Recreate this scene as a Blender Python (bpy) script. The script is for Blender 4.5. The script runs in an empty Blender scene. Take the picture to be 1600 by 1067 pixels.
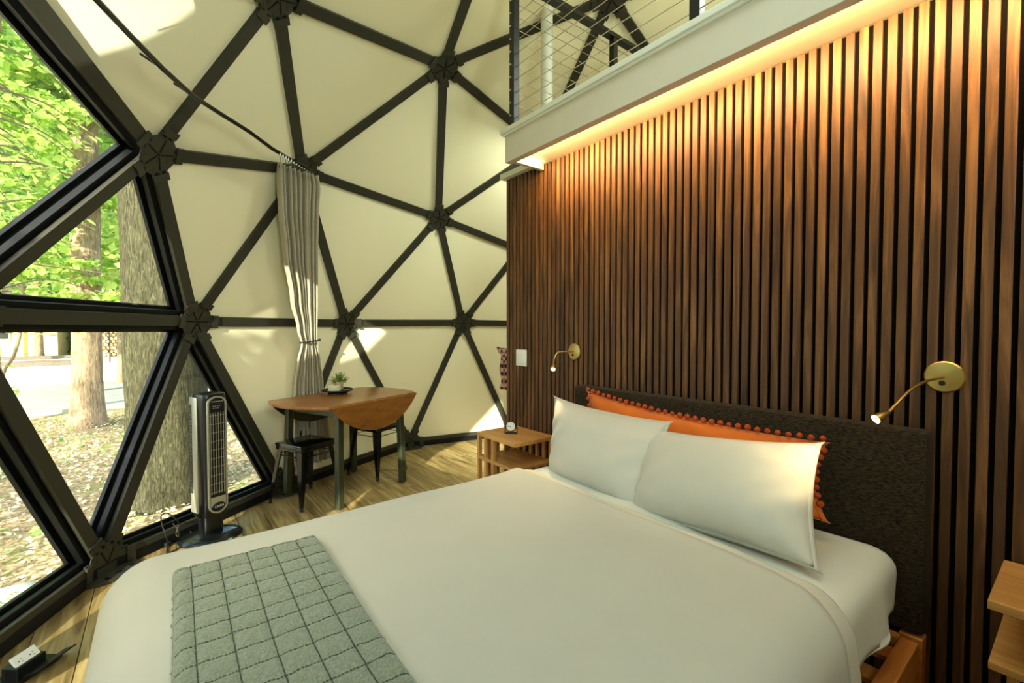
import bpy, bmesh, math, random
import numpy as np
from mathutils import Vector, Matrix, Quaternion
from itertools import combinations
random.seed(7)
PI = math.pi
D2R = PI/180
V = Vector
# ------------------------------------------------------------------ camera
F, YAW, PIT, H = 711.0, 37.8*D2R, 1.57*D2R, 1.30
_s, _c, _sp, _cp = math.sin(YAW), math.cos(YAW), math.sin(PIT), math.cos(PIT)
FW = V((_s*_cp, _c*_cp, -_sp)); RT = V((_c, -_s, 0)); UP = RT.cross(FW)
CAM = V((0, 0, H))
cd = bpy.data.cameras.new('camera'); cam = bpy.data.objects.new('camera', cd)
bpy.context.scene.collection.objects.link(cam)
cam.matrix_world = Matrix.Translation(CAM) @ Matrix((RT, UP, -FW)).transposed().to_4x4()
cd.sensor_width = 36.0; cd.lens = F/1600*36; cd.clip_start = 0.02; cd.clip_end = 400
scn = bpy.context.scene; scn.camera = cam
COL = scn.collection
# ------------------------------------------------------------------ light
SUN_AZ, SUN_EL = 224.5*D2R, 19.5*D2R          # direction the sun stands in, azimuth from +X
w = bpy.data.worlds.new('sky'); scn.world = w; w.use_nodes = True
nt = w.node_tree; bg = nt.nodes['Background']
sky = nt.nodes.new('ShaderNodeTexSky'); sky.sky_type = 'NISHITA'; sky.sun_disc = False
sky.sun_elevation = 40*D2R; sky.sun_rotation = PI/2-SUN_AZ; sky.air_density = 1.0; sky.dust_density = 2.5; sky.ozone_density = .6
nt.links.new(sky.outputs[0], bg.inputs[0]); bg.inputs[1].default_value = 0.85
def lamp(name, kind, loc, energy, col=(1, 1, 1), **kw):
    l = bpy.data.lights.new(name, kind); l.energy = energy; l.color = col
    for k, v in kw.items():
        if k not in ('aim', 'rot'): setattr(l, k, v)
    o = bpy.data.objects.new(name, l); COL.objects.link(o); o.location = loc
    if 'aim' in kw: o.rotation_euler = (V(kw['aim'])-V(loc)).to_track_quat('-Z', 'Y').to_euler()
    return o
sd = V((math.cos(SUN_EL)*math.cos(SUN_AZ), math.cos(SUN_EL)*math.sin(SUN_AZ), math.sin(SUN_EL)))
sun = lamp('sun', 'SUN', (-8, -5, 9), 15.0, (1, .95, .84), angle=.012, aim=V((-8, -5, 9))-sd)
# fill lamps added out of frame to brighten the dome interior
lamp('dome_fill', 'AREA', (.95, .75, 3.5), 34, (.80, 1, 1), shape='DISK', size=1.3, aim=(.75, .9, 0))
lamp('side_fill', 'AREA', (.15, -.95, 2.2), 88, (.76, 1, .98), shape='DISK', size=1.2, spread=2.3, aim=(.7, 4, 2.7))
lamp('loft_fill', 'AREA', (2.7, .6, 3.5), 24, (.95, 1, .85), shape='DISK', size=.7, aim=(2.6, 1.6, 2.2))
lamp('back_fill', 'AREA', (2.9, 2.9, 3.0), 26, (.9, 1, .85), shape='DISK', size=.5, aim=(2.7, 3.4, 0))
vs = scn.view_settings
scn.display_settings.display_device = 'sRGB'
vs.view_transform = 'Standard'; vs.look = 'None'; vs.gamma = 1; vs.use_curve_mapping = False
vs.exposure = 0.0

# added spot low outside, standing in for a reflection thrown through a low window
lamp('glint_fill_spot', 'SPOT', (-1.12, 1.35, -.2), 1500, (1, .98, .94), spot_size=.145, spot_blend=.10, shadow_soft_size=.02, aim=(-.15, 2.31, 2.54))
# ------------------------------------------------------------------ pixel helpers (1600x1067)
def ray(u, v): return FW+RT*((u-800)/F)-UP*((v-533.5)/F)
def onz(u, v, z=0): r = ray(u, v); return CAM+r*((z-H)/r.z)
def onx(u, v, x): r = ray(u, v); return CAM+r*(x/r.x)
def ony(u, v, y): r = ray(u, v); return CAM+r*(y/r.y)

# ------------------------------------------------------------------ materials
def newmat(name):
    m = bpy.data.materials.new(name); m.use_nodes = True
    n = m.node_tree.nodes; b = n['Principled BSDF']
    return m, n, m.node_tree.links, b
def srgb(c):
    return tuple(((x/255)/12.92 if x/255 <= .04045 else ((x/255+.055)/1.055)**2.4) for x in c)+(1,)
def mk(name, col, rough=.5, metal=0, var=.08, scale=8, bump=0, bscale=60, spec=.5, rnd=0, sheen=0, coat=0):
    m, n, L, b = newmat(name)
    c = srgb(col)
    tc = n.new('ShaderNodeTexCoord')
    nz = n.new('ShaderNodeTexNoise'); nz.inputs['Scale'].default_value = scale; nz.inputs['Detail'].default_value = 4
    L.new(tc.outputs['Object'], nz.inputs['Vector'])
    r = n.new('ShaderNodeValToRGB')
    r.color_ramp.elements[0].position = .3; r.color_ramp.elements[1].position = .7
    r.color_ramp.elements[0].color = tuple(x*(1-var) for x in c[:3])+(1,)
    r.color_ramp.elements[1].color = tuple(min(1, x*(1+var)) for x in c[:3])+(1,)
    L.new(nz.outputs['Fac'], r.inputs[0])
    out = r.outputs[0]
    if rnd:
        oi = n.new('ShaderNodeObjectInfo'); hs = n.new('ShaderNodeHueSaturation')
        mr = n.new('ShaderNodeMapRange'); mr.inputs[3].default_value = 1-rnd; mr.inputs[4].default_value = 1+rnd
        L.new(oi.outputs['Random'], mr.inputs[0]); L.new(mr.outputs[0], hs.inputs['Value']); L.new(out, hs.inputs['Color']); out = hs.outputs[0]
    L.new(out, b.inputs['Base Color'])
    b.inputs['Roughness'].default_value = rough; b.inputs['Metallic'].default_value = metal
    b.inputs['Specular IOR Level'].default_value = spec
    b.inputs['Sheen Weight'].default_value = sheen; b.inputs['Coat Weight'].default_value = coat
    if bump:
        n2 = n.new('ShaderNodeTexNoise'); n2.inputs['Scale'].default_value = bscale; n2.inputs['Detail'].default_value = 5
        L.new(tc.outputs['Object'], n2.inputs['Vector'])
        bp = n.new('ShaderNodeBump'); bp.inputs['Strength'].default_value = bump; bp.inputs['Distance'].default_value = .01
        L.new(n2.outputs['Fac'], bp.inputs['Height']); L.new(bp.outputs[0], b.inputs['Normal'])
    return m
def wood(name, cols, axis=1, rough=.5, across=22, along=1.6, rnd=.15, knots=0, bump=.08, spec=.4):
    """cols: dark..light sRGB; axis: object axis the grain runs along"""
    m, n, L, b = newmat(name)
    tc = n.new('ShaderNodeTexCoord'); oi = n.new('ShaderNodeObjectInfo')
    ml = n.new('ShaderNodeMath'); ml.operation = 'MULTIPLY'; ml.inputs[1].default_value = 37.0; L.new(oi.outputs['Random'], ml.inputs[0])
    ad = n.new('ShaderNodeVectorMath'); ad.operation = 'ADD'; L.new(tc.outputs['Object'], ad.inputs[0]); L.new(ml.outputs[0], ad.inputs[1])
    mp = n.new('ShaderNodeMapping'); s = [across]*3; s[axis] = along; mp.inputs['Scale'].default_value = s; L.new(ad.outputs[0], mp.inputs['Vector'])
    nz = n.new('ShaderNodeTexNoise'); nz.inputs['Scale'].default_value = 1; nz.inputs['Detail'].default_value = 6; nz.inputs['Roughness'].default_value = .6; nz.inputs['Distortion'].default_value = 1.1
    L.new(mp.outputs[0], nz.inputs['Vector'])
    r = n.new('ShaderNodeValToRGB'); e = r.color_ramp.elements
    e[0].position = .28; e[1].position = .72; e[0].color = srgb(cols[0]); e[1].color = srgb(cols[-1])
    for i, c in enumerate(cols[1:-1]):
        q = e.new(.28+.44*(i+1)/(len(cols)-1)); q.color = srgb(c)
    L.new(nz.outputs['Fac'], r.inputs[0])
    hs = n.new('ShaderNodeHueSaturation'); mr = n.new('ShaderNodeMapRange'); mr.inputs[3].default_value = 1-rnd; mr.inputs[4].default_value = 1+rnd
    L.new(oi.outputs['Random'], mr.inputs[0]); L.new(mr.outputs[0], hs.inputs['Value']); L.new(r.outputs[0], hs.inputs['Color'])
    out = hs.outputs[0]
    if knots:
        mp2 = n.new('ShaderNodeMapping'); s2 = [5.5]*3; s2[axis] = 2.0; mp2.inputs['Scale'].default_value = s2; L.new(ad.outputs[0], mp2.inputs['Vector'])
        dn = n.new('ShaderNodeTexNoise'); dn.inputs['Scale'].default_value = 4; L.new(mp2.outputs[0], dn.inputs['Vector'])
        av = n.new('ShaderNodeVectorMath'); av.operation = 'MULTIPLY_ADD'; av.inputs[1].default_value = (.35, .35, .35); L.new(dn.outputs['Color'], av.inputs[0]); L.new(mp2.outputs[0], av.inputs[2])
        vo = n.new('ShaderNodeTexVoronoi'); vo.inputs['Scale'].default_value = 1.0; L.new(av.outputs[0], vo.inputs['Vector'])
        kr = n.new('ShaderNodeValToRGB'); kr.color_ramp.elements[0].position = .02; kr.color_ramp.elements[1].position = .24
        kr.color_ramp.elements[0].color = (knots,)*3+(1,); kr.color_ramp.elements[1].color = (0, 0, 0, 1); L.new(vo.outputs['Distance'], kr.inputs[0])
        mx = n.new('ShaderNodeMix'); mx.data_type = 'RGBA'; L.new(kr.outputs[0], mx.inputs[0]); L.new(out, mx.inputs[6]); mx.inputs[7].default_value = srgb((74, 54, 30)); out = mx.outputs[2]
    L.new(out, b.inputs['Base Color']); b.inputs['Roughness'].default_value = rough; b.inputs['Specular IOR Level'].default_value = spec
    bp = n.new('ShaderNodeBump'); bp.inputs['Strength'].default_value = bump; bp.inputs['Distance'].default_value = .004
    L.new(nz.outputs['Fac'], bp.inputs['Height']); L.new(bp.outputs[0], b.inputs['Normal'])
    return m
def weave(name, c1, c2, scale=260, rough=.9, bump=.5, sheen=.3, stretch=(1, 1, 1), lo=.4, hi=.62):
    m, n, L, b = newmat(name)
    tc = n.new('ShaderNodeTexCoord'); mp = n.new('ShaderNodeMapping'); mp.inputs['Scale'].default_value = stretch
    L.new(tc.outputs['Object'], mp.inputs['Vector'])
    nz = n.new('ShaderNodeTexNoise'); nz.inputs['Scale'].default_value = scale; nz.inputs['Detail'].default_value = 3; L.new(mp.outputs[0], nz.inputs['Vector'])
    r = n.new('ShaderNodeValToRGB'); r.color_ramp.elements[0].position = lo; r.color_ramp.elements[1].position = hi
    r.color_ramp.elements[0].color = srgb(c1); r.color_ramp.elements[1].color = srgb(c2); L.new(nz.outputs['Fac'], r.inputs[0])
    L.new(r.outputs[0], b.inputs['Base Color']); b.inputs['Roughness'].default_value = rough; b.inputs['Sheen Weight'].default_value = sheen
    b.inputs['Specular IOR Level'].default_value = .15
    bp = n.new('ShaderNodeBump'); bp.inputs['Strength'].default_value = bump; bp.inputs['Distance'].default_value = .002
    L.new(nz.outputs['Fac'], bp.inputs['Height']); L.new(bp.outputs[0], b.inputs['Normal'])
    return m
def emis(name, col, s):
    m, n, L, b = newmat(name); b.inputs['Base Color'].default_value = col+(1,); b.inputs['Emission Color'].default_value = col+(1,); b.inputs['Emission Strength'].default_value = s
    return m
def leafmat(name, c1, c2, trans=.45):
    m, n, L, b = newmat(name)
    out = n['Material Output']; n.remove(b)
    g = n.new('ShaderNodeNewGeometry'); r = n.new('ShaderNodeValToRGB')
    r.color_ramp.elements[0].color = srgb(c1); r.color_ramp.elements[1].color = srgb(c2); L.new(g.outputs['Random Per Island'], r.inputs[0])
    d = n.new('ShaderNodeBsdfDiffuse'); t = n.new('ShaderNodeBsdfTranslucent'); mx = n.new('ShaderNodeMixShader'); mx.inputs[0].default_value = trans
    L.new(r.outputs[0], d.inputs[0]); L.new(r.outputs[0], t.inputs[0]); L.new(d.outputs[0], mx.inputs[1]); L.new(t.outputs[0], mx.inputs[2])
    L.new(mx.outputs[0], out.inputs[0])
    return m
def glassmat(name):
    m, n, L, b = newmat(name); out = n['Material Output']; n.remove(b)
    t = n.new('ShaderNodeBsdfTransparent'); t.inputs[0].default_value = (.94, .97, .94, 1)
    g = n.new('ShaderNodeBsdfGlossy'); g.inputs['Roughness'].default_value = .0
    lw = n.new('ShaderNodeLayerWeight'); lw.inputs[0].default_value = .5
    pw_ = n.new('ShaderNodeMath'); pw_.operation = 'POWER'; pw_.inputs[1].default_value = 5; L.new(lw.outputs['Facing'], pw_.inputs[0])
    ma = n.new('ShaderNodeMath'); ma.operation = 'MULTIPLY_ADD'; ma.inputs[1].default_value = .85; ma.inputs[2].default_value = .03; L.new(pw_.outputs[0], ma.inputs[0])
    mx = n.new('ShaderNodeMixShader'); L.new(ma.outputs[0], mx.inputs[0]); L.new(t.outputs[0], mx.inputs[1]); L.new(g.outputs[0], mx.inputs[2])
    L.new(mx.outputs[0], out.inputs[0])
    return m
def membrane():
    m, n, L, b = newmat('cream_membrane'); out = n['Material Output']
    b.inputs['Roughness'].default_value = .55; b.inputs['Specular IOR Level'].default_value = .25
    tc = n.new('ShaderNodeTexCoord'); nz = n.new('ShaderNodeTexNoise'); nz.inputs['Scale'].default_value = .9; L.new(tc.outputs['Object'], nz.inputs['Vector'])
    r = n.new('ShaderNodeValToRGB'); r.color_ramp.elements[0].color = srgb((240, 231, 190)); r.color_ramp.elements[1].color = srgb((245, 237, 200)); L.new(nz.outputs['Fac'], r.inputs[0])
    L.new(r.outputs[0], b.inputs['Base Color'])
    t = n.new('ShaderNodeBsdfTranslucent'); t.inputs[0].default_value = srgb((232, 222, 170))
    mx = n.new('ShaderNodeMixShader'); mx.inputs[0].default_value = .0
    L.new(b.outputs[0], mx.inputs[1]); L.new(t.outputs[0], mx.inputs[2]); L.new(mx.outputs[0], out.inputs[0])
    return m
M = {}
M['membrane'] = membrane()
M['strut'] = mk('dark_bronze_metal', (56, 54, 42), .45, .1, .1, 3, spec=.35)
M['frame'] = mk('black_window_metal', (12, 14, 12), .5, .0, .1, 3, spec=.25)
M['bolt'] = mk('black_bolt', (14, 14, 12), .4, .5)
M['glass'] = glassmat('window_glass')
M['floor'] = wood('oak_plank', [(84, 62, 28), (150, 126, 74), (194, 172, 116)], 1, .36, 24, 1.5, .22, knots=.9)
M['subfloor'] = mk('subfloor', (60, 48, 34), .9)
M['slat'] = wood('walnut_slat', [(48, 28, 13), (90, 58, 28), (138, 95, 52)], 2, .52, 24, 1.7, .13, spec=.45)
M['felt'] = mk('black_felt', (14, 11, 9), 1, bump=.3, bscale=300, spec=.1)
M['white'] = mk('white_paint', (214, 206, 184), .5, bump=.02, bscale=200, var=.02)
M['trimwhite'] = mk('white_trim_paint', (222, 222, 204), .45, var=.02)
M['black_metal'] = mk('black_powder_coat', (30, 30, 26), .35, .3)
M['steel'] = mk('steel_cable', (190, 186, 168), .25, .9)
M['duvet'] = mk('duvet_cotton', (196, 196, 182), .85, var=.015, bump=.08, bscale=7, sheen=.2, spec=.2)
M['sheet'] = mk('white_cotton', (218, 220, 206), .85, var=.015, bump=.10, bscale=7, sheen=.2, spec=.2)
M['pillow'] = mk('white_pillow_cotton', (208, 206, 192), .85, var=.015, bump=.16, bscale=9, sheen=.2, spec=.2)
M['throw'] = weave('grey_quilt', (118, 128, 110), (142, 152, 132), 220, .95, .6)
M['stitch'] = mk('quilt_stitch', (74, 78, 64), .95)
M['orange'] = mk('orange_cotton', (226, 112, 14), .85, var=.06, bump=.2, bscale=12, sheen=.2)
M['pompom'] = mk('rust_pompom', (200, 80, 14), .95, var=.15, bump=.8, bscale=200, sheen=.0)
M['headboard'] = weave('charcoal_tweed', (30, 24, 15), (84, 70, 50), 300, .95, .6, stretch=(1, .22, 1.6), lo=.40, hi=.78, sheen=.03)
M['bedwood'] = wood('acacia_wood', [(150, 84, 32), (190, 118, 52), (206, 140, 72)], 0, .45, 20, 1.5, .1)
M['ns_wood'] = wood('oak_veneer', [(172, 118, 58), (200, 146, 80), (214, 164, 98)], 1, .42, 20, 1.8, .08)
M['ns_wood_z'] = wood('oak_veneer_upright', [(172, 118, 58), (200, 146, 80), (214, 164, 98)], 2, .42, 20, 1.8, .08)
M['table_top'] = wood('cherry_veneer', [(108, 64, 20), (136, 84, 30), (156, 100, 40)], 0, .28, 12, 1.5, .0, spec=.55)
M['table_leg'] = mk('dark_green_black_paint', (46, 50, 32), .32, spec=.5)
M['stool'] = mk('gloss_black_steel', (16, 16, 14), .14, .4, var=.02, spec=.7)
M['rubber'] = mk('black_rubber', (18, 18, 17), .8)
M['fan_black'] = mk('fan_black_plastic', (20, 20, 19), .28, spec=.5, var=.03)
M['fan_base'] = mk('fan_base_plastic', (24, 28, 26), .2, spec=.6, var=.03)
M['champagne'] = mk('champagne_plastic', (178, 176, 152), .35, .45, var=.03)
M['brass'] = mk('antique_brass', (190, 168, 104), .28, .95, var=.08)
M['plastic_white'] = mk('white_plastic', (232, 232, 220), .35, var=.01)
M['slot'] = mk('dark_slot', (12, 12, 12), .6)
M['curtain'] = weave('taupe_linen', (164, 154, 130), (194, 184, 156), 240, .95, .35)
M['track'] = mk('track_black', (24, 22, 18), .2, .6)
M['pot'] = mk('concrete_pot', (168, 150, 112), .85, var=.12, scale=40, bump=.3, bscale=90)
M['coaster'] = mk('pale_stone', (204, 204, 172), .6, var=.08, scale=30, bump=.2)
M['plant'] = leafmat('plant_leaf', (62, 92, 30), (150, 172, 78), .2)
M['clock'] = mk('clock_black', (22, 22, 22), .35)
M['clockface'] = mk('clock_face', (224, 226, 214), .5, var=.01)
M['led'] = emis('warm_led', (1, .70, .34), 26)
M['bulb'] = emis('warm_bulb', (1, .76, .42), 40)
M['bark'] = wood('grey_bark', [(26, 26, 18), (62, 60, 42), (100, 96, 72)], 2, .95, 90, 13, 0, bump=1.6, spec=.1)
M['bark2'] = wood('brown_bark', [(84, 66, 48), (140, 120, 94), (184, 164, 136)], 2, .95, 48, 6, 0, bump=1.6, spec=.1)
M['stem'] = mk('sapling_bark', (128, 112, 76), .9)
M['leaf_y'] = leafmat('yellow_green_leaf', (138, 180, 76), (212, 230, 130), .5)  # bright yellow-green foliage
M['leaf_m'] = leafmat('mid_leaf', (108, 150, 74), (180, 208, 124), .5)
M['leaf_d'] = leafmat('far_haze_leaf', (70, 116, 56), (140, 180, 100), .5)  # far foliage green, lightened to stand in for haze
M['litter'] = leafmat('dry_leaf', (138, 108, 66), (250, 236, 200), .1)
M['road'] = mk('grey_road', (158, 156, 146), .95, var=.14, scale=3, bump=.3)
M['gravel'] = mk('pale_gravel', (242, 236, 222), .95, var=.10, scale=2, bump=.3)
M['stone'] = mk('field_stone', (150, 158, 140), .9, var=.2, scale=9, bump=.5, bscale=30)
M['house'] = mk('yellow_siding', (228, 206, 140), .8, var=.03)
M['tarp'] = mk('white_tarp', (232, 232, 228), .6)
M['kayak'] = mk('orange_plastic', (232, 112, 48), .4)
M['blue'] = mk('blue_plastic', (84, 108, 134), .4)
M['roofing'] = mk('roof_shingle', (110, 100, 88), .9, var=.2, scale=20)
M['log'] = wood('split_log', [(120, 88, 56), (200, 172, 128), (232, 214, 176)], 0, .9, 12, 4, .25)
def groundmat():
    m, n, L, b = newmat('leaf_litter_ground')
    tc = n.new('ShaderNodeTexCoord')
    a = n.new('ShaderNodeTexNoise'); a.inputs['Scale'].default_value = 1.1; a.inputs['Detail'].default_value = 3; L.new(tc.outputs['Object'], a.inputs['Vector'])
    f = n.new('ShaderNodeTexNoise'); f.inputs['Scale'].default_value = 26; f.inputs['Detail'].default_value = 8; f.inputs['Roughness'].default_value = .75; L.new(tc.outputs['Object'], f.inputs['Vector'])
    r1 = n.new('ShaderNodeValToRGB'); e = r1.color_ramp.elements; e[0].position = .36; e[1].position = .66; e[0].color = srgb((100, 80, 50)); e[1].color = srgb((226, 206, 160)); L.new(f.outputs['Fac'], r1.inputs[0])
    r2 = n.new('ShaderNodeValToRGB'); e = r2.color_ramp.elements; e[0].position = .54; e[1].position = .68; e[0].color = (0, 0, 0, 1); e[1].color = (.55, .55, .55, 1); L.new(a.outputs['Fac'], r2.inputs[0])
    mx = n.new('ShaderNodeMix'); mx.data_type = 'RGBA'; L.new(r2.outputs[0], mx.inputs[0]); L.new(r1.outputs[0], mx.inputs[6]); mx.inputs[7].default_value = srgb((120, 140, 60))
    L.new(mx.outputs[2], b.inputs['Base Color']); b.inputs['Roughness'].default_value = .95; b.inputs['Specular IOR Level'].default_value = .1
    bp = n.new('ShaderNodeBump'); bp.inputs['Strength'].default_value = .9; bp.inputs['Distance'].default_value = .03; L.new(f.outputs['Fac'], bp.inputs['Height']); L.new(bp.outputs[0], b.inputs['Normal'])
    return m
M['ground'] = groundmat()
def checkmat():
    m, n, L, b = newmat('checked_knit'); tc = n.new('ShaderNodeTexCoord')
    ck = n.new('ShaderNodeTexChecker'); ck.inputs['Scale'].default_value = 34; ck.inputs[1].default_value = srgb((52, 26, 22)); ck.inputs[2].default_value = srgb((196, 150, 132))
    L.new(tc.outputs['Object'], ck.inputs['Vector']); L.new(ck.outputs[0], b.inputs['Base Color']); b.inputs['Roughness'].default_value = .95
    return m
M['check'] = checkmat()

# ------------------------------------------------------------------ mesh helpers
def wl(o):
    p = V((0, 0, 0))
    while o is not None: p += o.location; o = o.parent
    return p
def tag(o, label=None, cat=None, group=None, kind=None):
    if label: o['label'] = label
    if cat: o['category'] = cat
    if group: o['group'] = group
    if kind: o['kind'] = kind
    return o
def empty(name, loc=(0, 0, 0), **kw):
    o = bpy.data.objects.new(name, None); COL.objects.link(o); o.location = loc; o.empty_display_size = .1
    return tag(o, **kw)
class MB:
    def __init__(s): s.v = []; s.f = []
    def add(s, vs, fs):
        k = len(s.v); s.v += [tuple(x) for x in vs]; s.f += [tuple(k+i for i in f) for f in fs]; return s
    def frame(s, c, ax, ay, az, hx, hy, hz, ch=0):
        c = V(c); ax, ay, az = V(ax), V(ay), V(az)
        if ch <= 0:
            vs = [c+ax*(a*hx)+ay*(b*hy)+az*(d*hz) for a in (-1, 1) for b in (-1, 1) for d in (-1, 1)]
            return s.add(vs, [(0, 1, 3, 2), (4, 6, 7, 5), (0, 4, 5, 1), (2, 3, 7, 6), (0, 2, 6, 4), (1, 5, 7, 3)])
        ch = min(ch, hx*.9, hy*.9, hz*.9)
        bm = bmesh.new(); bmesh.ops.create_cube(bm, size=2)
        for q in bm.verts: q.co = V((q.co.x*hx, q.co.y*hy, q.co.z*hz))
        bmesh.ops.bevel(bm, geom=bm.edges[:], offset=ch, segments=2, affect='EDGES', profile=.5)
        bm.verts.index_update()
        vs = [c+ax*q.co.x+ay*q.co.y+az*q.co.z for q in bm.verts]
        fs = [[q.index for q in fc.verts] for fc in bm.faces]; bm.free()
        return s.add(vs, fs)
    def box(s, c, size, ch=0, rz=0):
        a = V((math.cos(rz), math.sin(rz), 0)); b = V((-math.sin(rz), math.cos(rz), 0))
        return s.frame(c, a, b, (0, 0, 1), size[0]/2, size[1]/2, size[2]/2, ch)
    def beam(s, p, q, n, wd, dp, ch=0, e0=0, e1=0):
        p, q = V(p), V(q); d = (q-p); L = d.length; d /= L
        p = p-d*e0; q = q+d*e1; n = V(n); n = (n-d*n.dot(d)).normalized(); sd_ = d.cross(n)
        return s.frame((p+q)/2, d, sd_, n, (q-p).length/2, wd/2, dp/2, ch)
    def tube(s, pts, r, seg=10, cap=True):
        pts = [V(p) for p in pts]; rs = r if isinstance(r, (list, tuple)) else [r]*len(pts)
        t0 = (pts[1]-pts[0]).normalized(); up = V((0, 0, 1)) if abs(t0.z) < .9 else V((1, 0, 0))
        nrm = t0.cross(up).normalized(); vs = []; fs = []
        for i, p in enumerate(pts):
            t = (pts[min(i+1, len(pts)-1)]-pts[max(i-1, 0)]).normalized()
            nrm = (nrm-t*nrm.dot(t)).normalized(); b = t.cross(nrm)
            for k in range(seg):
                a = 2*PI*k/seg; vs.append(p+(nrm*math.cos(a)+b*math.sin(a))*rs[i])
        for i in range(len(pts)-1):
            for k in range(seg):
                k2 = (k+1) % seg; fs.append((i*seg+k, i*seg+k2, (i+1)*seg+k2, (i+1)*seg+k))
        if cap: fs.append(tuple(range(seg-1, -1, -1))); fs.append(tuple((len(pts)-1)*seg+k for k in range(seg)))
        return s.add(vs, fs)
    def lathe(s, prof, c=(0, 0, 0), ax=(0, 0, 1), seg=24, sx=1, sy=1):
        c = V(c); ax = V(ax).normalized(); u = V((1, 0, 0)) if abs(ax.x) < .9 else V((0, 1, 0)); u = (u-ax*u.dot(ax)).normalized(); w_ = ax.cross(u)
        vs = []; fs = []
        for r, z in prof:
            for k in range(seg):
                a = 2*PI*k/seg; vs.append(c+u*(r*math.cos(a)*sx)+w_*(r*math.sin(a)*sy)+ax*z)
        for i in range(len(prof)-1):
            for k in range(seg):
                k2 = (k+1) % seg; fs.append((i*seg+k, i*seg+k2, (i+1)*seg+k2, (i+1)*seg+k))
        fs.append(tuple(range(seg-1, -1, -1))); fs.append(tuple((len(prof)-1)*seg+k for k in range(seg)))
        return s.add(vs, fs)
    def prism(s, poly, n, t):
        """poly: 3D planar points; extruded along n by t (from 0 to t)"""
        n = V(n); k = len(poly); vs = [V(p) for p in poly]+[V(p)+n*t for p in poly]
        fs = [tuple(range(k-1, -1, -1)), tuple(range(k, 2*k))]+[(i, (i+1) % k, k+(i+1) % k, k+i) for i in range(k)]
        return s.add(vs, fs)
    def build(s, name, mat, parent=None, smooth=False, local=False, kind=None, label=None, origin=None, angle=35):
        off = V((0, 0, 0)) if (local or parent is None) else wl(parent)
        og = V(origin) if origin is not None else (off if parent is not None else V((0, 0, 0)))
        me = bpy.data.meshes.new(name); me.from_pydata([tuple(V(x)-og) for x in s.v] if not local else s.v, [], s.f)
        me.materials.append(mat)
        bm = bmesh.new(); bm.from_mesh(me); bmesh.ops.recalc_face_normals(bm, faces=bm.faces); bm.to_mesh(me); bm.free()
        if smooth:
            me.polygons.foreach_set('use_smooth', [True]*len(me.polygons))
            me.set_sharp_from_angle(angle=angle*D2R)
        o = bpy.data.objects.new(name, me); COL.objects.link(o)
        if parent is not None: o.parent = parent
        if not local: o.location = og-off if parent is not None else og
        if kind: o['kind'] = kind
        if label: o['label'] = label
        return o
def copy_tree(o, parent=None):
    c = o.copy(); COL.objects.link(c); c.parent = parent
    for ch in list(o.children): copy_tree(ch, c)
    return c
def grid_obj(name, P, mat, parent=None, smooth=True, solid=0, close=False, **kw):
    """P: array rows x cols of points"""
    nr, nc = len(P), len(P[0]); vs = [p for row in P for p in row]
    fs = [(i*nc+j, i*nc+j+1, (i+1)*nc+j+1, (i+1)*nc+j) for i in range(nr-1) for j in range(nc-1)]
    b = MB(); b.v = [tuple(p) for p in vs]; b.f = fs
    o = b.build(name, mat, parent, smooth, angle=180, **kw)
    if solid:
        md = o.modifiers.new('thickness', 'SOLIDIFY'); md.thickness = solid; md.offset = 0
    return o

# ================================================================== DOME
OC = V((2.28, 1.265, .75)); RD = 3.21; TH = 142.44
RINGR = [.994, .999, .989, .898, .866, .695, .593, .314, 0]
RINGZ = [.06, 1.356, 1.354, 2.211, 2.454, 3.032, 3.297, 3.702, 3.93]
ZT = [-.18, .172, .188, .447, .515, .727, .795, .939, 1.0]
def ico3():
    z = 1/5**.5; r = 2/5**.5
    vs = [V((0, 0, 1))]+[V((r*math.cos(2*PI*k/5), r*math.sin(2*PI*k/5), z)) for k in range(5)]
    vs += [V((r*math.cos(2*PI*(k+.5)/5), r*math.sin(2*PI*(k+.5)/5), -z)) for k in range(5)]+[V((0, 0, -1))]
    pts = []
    for t in combinations(range(12), 3):
        if all(abs((vs[a]-vs[b]).length-1.0515) < .01 for a, b in combinations(t, 2)):
            for i in range(4):
                for j in range(4-i):
                    p = (vs[t[0]]*i+vs[t[1]]*j+vs[t[2]]*(3-i-j)).normalized()
                    if not any((p-q).length < 1e-3 for q in pts): pts.append(p)
    return [p for p in pts if p.z > -.25]
UNIT = ico3()
def azrel(p): return round((math.degrees(math.atan2(p.y, p.x))+180) % 360-180, 1)
HUB = []
for p in UNIT:
    t = 0 if p.z < 0 else min(range(1, 9), key=lambda i: abs(ZT[i]-p.z))
    a = math.atan2(p.y, p.x)+TH*D2R; r = RD*RINGR[t]
    HUB.append(V((OC.x+r*math.cos(a), OC.y+r*math.sin(a), RINGZ[t])))
OBS = {(0, 0): (160, 880), (-24.2, 0): (442, 757), (-47.8, 0): (640, 690), (-72, 0): (797, 673), (-11.8, 1): (303, 502), (-36, 2): (540, 505), (-60.2, 1): (722.5, 504),
       (0, 3): (240, 238), (-22.4, 4): (472, 266), (-49.6, 4): (685, 340), (-72, 3): (812, 390), (0, 5): (432, -8), (-36, 6): (693, 103), (-72, 5): (848, 230), (-72, 7): (955, -5)}
KEY = {}
for i, p in enumerate(UNIT):
    t = 0 if p.z < 0 else min(range(1, 9), key=lambda k: abs(ZT[k]-p.z))
    a = azrel(p); KEY[(a, t)] = i
    for (oa, ot), px in OBS.items():
        if ot == t and abs(a-oa) < .5:
            r = ray(*px); k = (HUB[i]-CAM).dot(r)/r.dot(r); q = CAM+r*k
            if t == 0: q = onz(px[0], px[1], .06)
            HUB[i] = q
def hub(a, t): return min(((abs(k[0]-a), i) for k, i in KEY.items() if k[1] == t))[1]
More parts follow.
